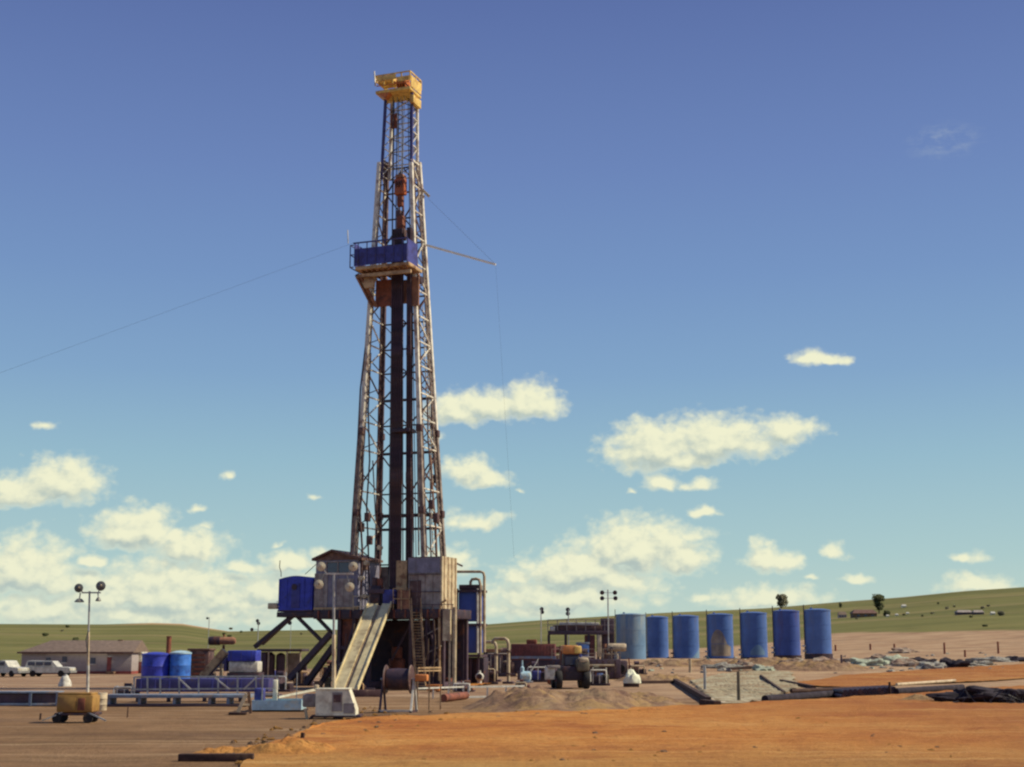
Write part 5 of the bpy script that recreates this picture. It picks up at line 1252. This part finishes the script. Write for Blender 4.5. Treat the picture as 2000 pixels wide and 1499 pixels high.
def gear(u, v, w_, h_, lab, mats, nm='equipment_skid', seed=0):
    rn = random.Random(seed); fr = Frame(nm, lab, 'equipment', at(u, v), rn.uniform(-8, 8)); s_ = S(fr.o.y); x = w_ / 2 / s_; h = h_ / s_; d = 1.8
    MB().b(-x, x, 0, d, 0, h * .12, .02).build('skid', 'steel_dark', fr)
    k = rn.uniform(-.2, .3)
    MB().b(-x * .9, x * k, .1, d - .1, h * .121, h * rn.uniform(.5, .72), .06).build('engine', mats[0], fr)
    MB().b(x * (k + .08), x * .92, .2, d - .3, h * .121, h * rn.uniform(.35, .55), .06).build('pump_block', mats[1], fr)
    for i in range(3):
        xx = x * (-.7 + i * .65); MB().bar((xx, -.05, h * .121), (xx, -.05, h * rn.uniform(.55, .95)), .055, 8).build('upright_pipe', mats[2], fr)
    zz = h * rn.uniform(.62, .78)
    MB().tube([(-x * .95, -.12, h * .2), (-x * .95, -.12, zz - .15), (-x * .9, -.12, zz), (x * .5, -.12, zz), (x * .6, -.12, zz - .12), (x * .6, -.12, h * .13)], .07).build('pipe_run', mats[2], fr)
    MB().lathe([(.03, -x * .3), (h * .13, -x * .3), (h * .13, x * .25), (.03, x * .25)], (x * rn.uniform(-.4, .5), d * .5, h * .86), 16, 'X').build('silencer', mats[1], fr)
    q = (x * .5, -.02, h * .33); MB().lathe([(.02, -.1), (h * .12, -.1), (h * .12, -.03), (.02, -.03)], q, 16, 'Y').build('flywheel', 'rubber', fr)
    MB().bar((-x * .3, d * .5, h * .5), (-x * .3, d * .5, h), .05, 8).build('exhaust', 'rust_red', fr)
    return fr
D_, P_2, T_, B_, R_, G_ = 'steel_dark', 'steel_purple', 'tan_paint', 'tarp_blue', 'container_red', 'wall_grey'
for i, (u, v, w_, h_, lab, ms) in enumerate((
  (866, 1338, 42, 52, 'tall dark pump skid with tan pipes under the right edge of the rig floor', (D_, P_2, T_)),
  (955, 1337, 36, 44, 'dark pump skid tucked between the blue tank tower and the gooseneck pipes', (D_, 'mast_dark', 'pole_tan')),
  (1052, 1333, 44, 40, 'dark blue pump skid standing before the red container right of the pale blue pump', (B_, P_2, 'white_dull')),
  (1092, 1310, 40, 46, 'brown pump skid under the left end of the walkway deck', ('mast_dark', R_, 'pole_tan')),
  (1150, 1312, 44, 44, 'purple grey pump skid below the middle of the walkway deck', (P_2, D_, G_)),
  (1196, 1304, 36, 40, 'dark pump skid below the right end of the walkway deck', (D_, P_2, 'pole_tan')),
  (1172, 1340, 40, 40, 'low dark pump skid between the wheeled loader and the dark engine unit', (D_, 'machine_green', 'white_dull')),
  (978, 1322, 56, 56, 'tall dark pump skid right behind the two tan gooseneck pipes', (D_, 'mast_dark', 'wall_grey')),
  (1020, 1346, 26, 18, 'small dark pump skid in front of the pale blue pump', (D_, R_, 'pole_tan')),
  (905, 1352, 40, 22, 'low dark pump skid at the foot of the blue tank tower', (P_2, 'board_brown', 'white_dull')),
  (1248, 1318, 34, 26, 'low brown pump skid right of the white tarp bundle', ('mast_dark', P_2, 'pole_tan')),
  (700, 1350, 30, 22, 'low purple pump skid at the left side of the tan slide foot', (P_2, D_, T_)),
  (590, 1340, 40, 40, 'dark pump skid among the raising legs at the left foot of the rig', (D_, P_2, T_)),
  (640, 1332, 30, 42, 'brown pump skid at the left foot of the rig behind the white tower mast', (P_2, 'board_brown', T_)),
  (545, 1352, 44, 40, 'dark purple pump skid behind the pale blue skid tub', (P_2, D_, 'galv')),
  (420, 1340, 46, 44, 'dark rusty pump skid at the foot of the tan conveyor', ('mast_dark', 'rust_red', 'pole_tan')),
  (368, 1338, 30, 52, 'dark pump skid between the bright blue drum and the engine house', (D_, 'mast_dark', 'wall_grey')),
  (518, 1330, 40, 50, 'purple pump skid between the generator house and the pump house', (P_2, B_, 'galv')),
  (244, 1362, 44, 26, 'low dark pump skid at the left end of the truss walkway', (D_, P_2, 'galv')))):
    gear(u, v, w_, h_, lab, ms, 'pump_skid', 100 + i)
struct(mound('dirt_mound', 1290, 1332, 5.0, 3.0, .7, 'mound_dirt', 33)); struct(mound('dirt_mound', 1080, 1362, 5.0, 2.0, .4, 'mound_dirt', 43))
struct(mound('dirt_mound', 1500, 1300, 8.0, 2.5, .8, 'mound_dirt', 53)); struct(mound('dirt_mound', 1330, 1303, 6.0, 2.5, .8, 'mound_dirt', 63))
struct(mound('dirt_mound', 1890, 1372, 5.0, 1.5, .5, 'mound_dirt', 73))

# ================================================================== right: pit, posts, debris, pipes
def post(u, vb, vt, w_, m, lab, group=None):
    q = at(u, vb); h = (vb - vt) / S(q.y); r = w_ / 2 / S(q.y)
    o = MB().bar((0, 0, -.2), (0.02, 0, h), r, 8, r * .9).build('post', m, None, q); return tag(o, lab, 'post', group)
post(1377, 1350, 1302, 6, 'galv', 'middle grey post standing in the pale gravel pad')
post(1443, 1373, 1314, 7, 'machine_green', 'tallest grey green post at the near edge of pale gravel')
post(1348, 1314, 1288, 6, 'pole_tan', 'short tan post below the tank with the splash')
post(1738, 1359, 1333, 5, 'wood_dark', 'dark wooden post beside the black pipe row')
for k, (u, vb, vt) in enumerate(((1632, 1272, 1260), (1700, 1270, 1258), (1747, 1272, 1258), (1644, 1308, 1280), (1845, 1278, 1256), (1885, 1284, 1270), (1950, 1277, 1254))):
    post(u, vb, vt, 4, 'rust_red' if k != 3 else 'steel_purple', 'thin dark red fence stake in the dirt right of the tanks', 'fence stakes right of the tanks')
post(78, 1407, 1394, 4, 'wood_dark', 'short dark stake left of the yellow light tower')
post(249, 1402, 1382, 4, 'wood', 'short thin brown stake right of the yellow light tower')
post(590, 1447, 1432, 9, 'wood_dark', 'stubby dark stake at the edge of the orange road')
def plankline(name, lab, cat, pts, t, h, m, lift=.0):
    P_ = [at(*q) for q in pts]; o = P_[0]; mb_ = MB()
    mb_.beam(P_[0] - o + Vector((0, 0, lift)), P_[1] - o + Vector((0, 0, lift)), t, h)
    b_ = mb_.build(name, m, None, o); return tag(b_, lab, cat)
plankline('timber', 'dark timber along the left edge of the pale gravel pad, sloping to the road', 'timber', [(1318, 1334), (1384, 1375)], .35, .5, 'wood_dark', .15)
plankline('timber', 'long dark timber lying level behind the dirt mound', 'timber', [(1252, 1336), (1316, 1335)], .3, .3, 'wood_dark', .12)
plankline('timber', 'short thick dark timber at the road end of the sloping timber', 'timber', [(1372, 1378), (1402, 1382)], .4, .4, 'wood_dark', .15)
plankline('board', 'pale weathered board lying beside the sloping dark timber', 'board', [(1368, 1362), (1436, 1381)], .5, .12, 'wood_pale', .06)
plankline('timber', 'thin dark timber crossing the right part of the pale gravel pad', 'timber', [(1486, 1322), (1532, 1356)], .2, .2, 'wood_dark', .1)
plankline('timber', 'dark timber bordering the left corner of the far orange strip', 'timber', [(1526, 1333), (1590, 1346)], .35, .3, 'wood_dark', .12)
plankline('beam', 'flat grey beam lying under the tank with the beige stain', 'beam', [(1424, 1312), (1466, 1310)], .5, .3, 'wood_dark', .3)
# dark pipe row
def pipe_len(lab, uv0, uv1, r, m, lift, group=None):
    a, c = at(*uv0), at(*uv1)
    o = MB().bar((0, 0, lift), (c - a) + Vector((0, 0, lift)), r, 10).build('casing_pipe', m, None, a); return tag(o, lab, 'pipe', group)
pipe_len('thick black pipe with its open end at the gravel corner, front of the pipe row', (1494, 1374), (1650, 1361), .24, 'netting', .25)
pipe_len('long thin black pipe behind the thick pipe, beside the far orange strip', (1545, 1354), (1735, 1346), .15, 'wood_dark', .16)
pipe_len('long pale topped pipe running right toward the black netting heap', (1752, 1350), (1866, 1341), .12, 'wood_pale', .5)
pipe_len('long black pipe below the pale topped pipe', (1750, 1358), (1880, 1349), .24, 'netting', .25)
for k in range(11):
    u = 1648 + k * 9.5; q = at(u, 1366 - k * .8)
    for lvl in range(2):
        r = .16
        o = MB().lathe([(r * .7, -1.6), (r, -1.6), (r, 1.6), (r * .7, 1.6), (r * .7, 1.5), (.01, 1.5)], (0, 0, 0), 12, 'Y').build('pipe_joint', 'steel_dark' if (k + lvl) % 4 else 'mast_dark', None, q + Vector((lvl * .16, 1.7, r + lvl * .29)))
        tag(o, 'short dark pipe stacked end on between the long black pipes', 'pipe', 'short dark pipes stacked end on')
bh = Frame('netting_heap', 'black tangled netting heap at the right edge beside the orange road', 'netting', at(1972, 1374), 0)
vs, fs = blob(4.2, 1.5, .8, 21, .8, 110, 30); MB().add(vs, fs, True).build('heap', 'netting', bh)
for k in range(24):
    a_ = rnd.uniform(-3.9, 3.9); y_ = rnd.uniform(-1.9, -.8); h_ = rnd.uniform(.2, .6)
    MB().tube([(a_, y_, h_ * .6), (a_ + rnd.uniform(-.5, .5), y_ - .25, h_ + .35), (a_ + rnd.uniform(-1.2, 1.2), y_ - .1, h_ * .4), (a_ + rnd.uniform(-1.5, 1.5), y_ - .3, .02)], .03, 5).build('strand', 'cable', bh)
# rubble heaps and stones
def heap(u, v, rx, ry, rz, m, lab, seed, amp=.5):
    vs, fs = blob(rx, ry, rz, seed, amp, 36, 12); o = MB().add(vs, fs, True).build('rubble_heap', m, None, at(u, v) + Vector((0, ry * .5, -.1)))
    return tag(o, lab, 'rubble')
heap(1610, 1304, 3.4, 1.5, 1.0, 'debris', 'brown rubble heap in front of the last two tanks', 1)
heap(1700, 1301, 2.6, 1.4, .95, 'rock_green', 'pale greenish rubble heap right of the brown heap', 2)
heap(1745, 1296, 2.2, 1.2, .9, 'rock_green', 'green grey rubble heap near the middle fence stakes', 3)
heap(1775, 1302, 2.6, 1.2, .8, 'debris', 'brown grey rubble heap between the pale and dark heaps', 4)
heap(1822, 1307, 1.8, 1.0, .85, 'rock_grey', 'beige grey rubble heap just left of the dark slab pile', 5)
heap(1862, 1305, 2.6, 1.2, .9, 'netting', 'dark grey slab rubble pile near the right fence stakes', 6, .8)
heap(1940, 1293, 2.8, 1.2, .6, 'rock_grey', 'light grey low rubble pile at far right', 7)
heap(1765, 1276, 2.2, 1.2, .8, 'debris', 'small reddish debris pile by the grass edge', 8)
heap(1492, 1312, 1.4, .9, .8, 'rock_green', 'pale stone heap under the greenish smeared tank', 9)
heap(1410, 1306, 2.2, .9, .7, 'rock_grey', 'grey stone heap under the beige stained tank', 10)
for k, (u, v, rx, rz, m, lab) in enumerate((
  (1285, 1301, 1.6, .6, 'debris', 'brown debris heap at the foot of the narrow blue tank'),
  (1320, 1299, 1.3, .5, 'rock_grey', 'grey debris heap between the narrow tank and the splashed tank'),
  (1452, 1303, 1.5, .6, 'debris', 'brown debris heap between the stained tank and the smeared tank'),
  (1548, 1300, 1.8, .6, 'debris', 'brown debris heap at the foot of the darkest blue tank'),
  (1585, 1308, 1.6, .5, 'rock_grey', 'low grey debris heap left of the brown rubble heap'),
  (1655, 1296, 1.8, .6, 'debris', 'brown debris heap right of the last blue tank'),
  (1722, 1288, 1.8, .6, 'debris', 'brown debris heap behind the pale green rubble heaps'),
  (1800, 1294, 1.8, .6, 'netting', 'black debris heap behind the beige grey rubble heap'),
  (1905, 1300, 2.2, .6, 'rock_grey', 'grey debris heap right of the dark slab pile'),
  (1980, 1292, 2.4, .6, 'netting', 'black debris heap at the right edge above the far orange strip'))):
    heap(u, v, rx, rx * .5, rz, m, lab, 60 + k, .7)
k = 0
while k < 110:
    u = rnd.uniform(1270, 1960); v = rnd.uniform(1284, 1318) - max(0, (u - 1600)) * .025
    q = at(u, v)
    s_ = rnd.uniform(.12, .42)
    if k == 0:
        stones = []
        for t in range(4):
            vs, fs = blob(1, .8, .7, 30 + t, .5, 10, 5); stones.append(MB().add(vs, fs, False).build('stone', ('rock_grey', 'debris', 'rock_green', 'rock_grey')[t], None, q))
        o = stones[0]
    o = stones[k] if k < 4 else stones[k % 4].copy()
    if k >= 4: COL.objects.link(o)
    o.location = q; o.scale = (s_ * rnd.uniform(.8, 1.6), s_, s_ * rnd.uniform(.6, 1.1)); o.rotation_euler.z = rnd.uniform(0, 6)
    tag(o, 'loose stone scattered on the dirt before the tanks and rubble', 'stone', 'loose stones before the tanks'); k += 1
k = 0
while k < 290:
    u = rnd.uniform(430, 760) if k < 110 else rnd.uniform(700, 1480); v = rnd.uniform(1380, 1495)
    if k >= 230: u, v = rnd.uniform(650, 1950), rnd.uniform(1400, 1495)
    e = v if k >= 230 else 1428 + (598 - u) * .35 if u < 598 else 1428 - (u - 598) * .17 if u < 720 else 1407 - (u - 720) * .04
    if abs(v - e) > (26 if u < 760 else 9): continue
    q = at(u, v); s_ = rnd.uniform(.05, .15)
    if k == 0:
        clods = []
        for t in range(3):
            vs, fs = blob(1, .9, .8, 50 + t, .5, 9, 4); clods.append(MB().add(vs, fs, False).build('dirt_clod', ('scoria', 'scoria', 'mound_dirt')[t], None, q))
    o = clods[k] if k < 3 else clods[k % 3].copy()
    if k >= 3: COL.objects.link(o)
    o.location = q + Vector((0, 0, .03)); o.scale = (s_ * rnd.uniform(.8, 1.5), s_, s_); o.rotation_euler.z = rnd.uniform(0, 6)
    tag(o, 'clod of orange dirt along the ragged left edge of the road', 'clod', 'dirt clods along the road edge'); k += 1
ridge_shade = MB().b(-1.15, 1.15, -.14, .14, 0, .24, .03).build('timber', 'wood_dark', None, at(422, 1488), R(1)); tag(ridge_shade, 'dark red brown bar standing in for ridge shade at the bottom left before orange dirt', 'timber')  # bar added to stand in for the shaded side of the dirt ridge

# ================================================================== hillside: houses and trees
def tree(u, vb, h_px, w_px, lab, m, seed, bare=.0):
    q = at(u, vb); s_ = S(q.y); h = h_px / s_; w2 = w_px / 2 / s_; rn = random.Random(seed)
    fr = Frame('tree', lab, 'tree', q, 0)
    tk = MB().bar((0, 0, -.3), (0, 0, h * .5), h * .03, 8, h * .018); tk.build('trunk', 'bark', fr)
    for k in range(5):
        a_ = rn.uniform(0, 6.28); MB().bar((0, 0, h * rn.uniform(.25, .45)), (math.cos(a_) * w2 * .6, math.sin(a_) * w2 * .6, h * rn.uniform(.5, .85)), h * .014, 6, h * .006).build('limb', 'bark', fr)
    mb_ = MB(); cl_ = [(rn.uniform(-.5, .5) * w2, rn.uniform(-.5, .5) * w2, h * rn.uniform(.32, .86), rn.uniform(.35, .6) * w2) for _ in range(14)]
    for k in range(1500):
        c_ = cl_[k % 14]; d = Vector((rn.gauss(0, 1), rn.gauss(0, 1), rn.gauss(0, 1))).normalized() * c_[3] * rn.uniform(.4, 1.15)
        p_ = Vector(c_[:3]) + d; 
        if p_.z > h: p_.z = h - .1
        s2 = w2 * .13 * rn.uniform(.6, 1.3); x = Vector((rn.gauss(0, 1), rn.gauss(0, 1), rn.gauss(0, 1))).normalized(); y = x.orthogonal().normalized()
        mb_.add([p_ - x * s2 - y * s2 * .6, p_ + x * s2 - y * s2 * .6, p_ + x * s2 + y * s2 * .6, p_ - x * s2 + y * s2 * .6], [(0, 1, 2, 3)])
    mb_.build('crown', m, fr); return fr
def house(u, vb, w_px, h_px, lab, wm, rm, yaw=0, cat='house'):
    q = at(u, vb); s_ = S(q.y); fr = Frame('house' if cat == 'house' else 'barn', lab, cat, q, yaw)
    x = w_px / 2 / s_; h = h_px / s_
    MB().b(-x, x, 0, x * 1.1, -1.5, h * .5).build('wall', wm, fr)
    MB().hexa([(-x * 1.1, -x * .12, h * .5 + .01), (x * 1.1, -x * .12, h * .5 + .01), (x * 1.1, x * 1.22, h * .5 + .01), (-x * 1.1, x * 1.22, h * .5 + .01), (-x * .8, x * .5, h), (x * .8, x * .5, h), (x * .8, x * .6, h), (-x * .8, x * .6, h)]).build('roof', rm, fr)
    for k in range(3): MB().b(-x * .7 + k * x * .6, -x * .45 + k * x * .6, -.1, -.01, h * .12, h * .35).build('window', 'glass', fr)
    return fr
house(1690, 1206, 46, 15, 'wide brown roofed farmhouse beside the green tree on the hillside', 'wood', 'roof_brown')
house(1646, 1207, 16, 12, 'small grey brown house nearest the last blue tank on the hillside', 'siding', 'roof_tan')
house(1885, 1201, 30, 9, 'dark long barn on the right hillside', 'steel_purple', 'wall_grey', 0, 'barn')
house(1912, 1201, 20, 9, 'dark low barn right of the long barn on the hillside', 'steel_purple', 'wall_grey', 0, 'barn')
house(1940, 1201, 9, 6, 'tiny white hut at the end of the hillside barns', 'white_paint', 'white_dull', 0, 'house')
house(1766, 1187, 9, 6, 'tiny white roofed house alone above the others on the hillside', 'white_paint', 'white_dull')
tree(1717, 1199, 38, 24, 'round green tree beside the brown roofed farmhouse', 'leaf', 3)
tree(1527, 1189, 27, 24, 'grey green tree on the skyline above the darkest blue tank', 'leaf_grey', 5)
tree(1642, 1189, 12, 8, 'small tree left of the farmhouse on the skyline', 'leaf', 7)
tree(1732, 1205, 12, 14, 'low bush right of the farmhouse tree', 'leaf', 9)
tree(1957, 1203, 9, 14, 'low bush at the right end of the hillside barns', 'leaf_grey', 11)
for k, (u, v) in enumerate(((1734, 1205), (1752, 1203), (1773, 1200))):
    fr = house(u, v, 6, 4, ('tiny white outbuilding just right of the farmhouse tree', 'second tiny white outbuilding right of the farmhouse, nearer the lone hut', 'tiny white outbuilding below the lone white roofed house')[k], 'white_paint', 'white_dull')
for k, (u, v) in enumerate(((88, 1243), (147, 1252))):
    tree(u, v, 6, 12, ('dark bush on the left hillside above the trailer roof left end', 'dark bush on the left hillside behind the trailer roof ridge')[k], 'leaf', 20 + k)

for k in range(18):
    u = rnd.uniform(1650, 1990) if k < 11 else rnd.uniform(0, 640)
    v = rnd.uniform(1180, 1226) + (0 if u > 1800 else 8) if k < 11 else rnd.uniform(1226, 1246)
    fr = tree(u, v, rnd.uniform(3, 5), rnd.uniform(5, 10), 'small dark scrub bush on the grassy hillside', 'leaf' if k % 2 else 'leaf_grey', 40 + k)
    fr.e['group'] = 'scrub bushes on the hillsides'
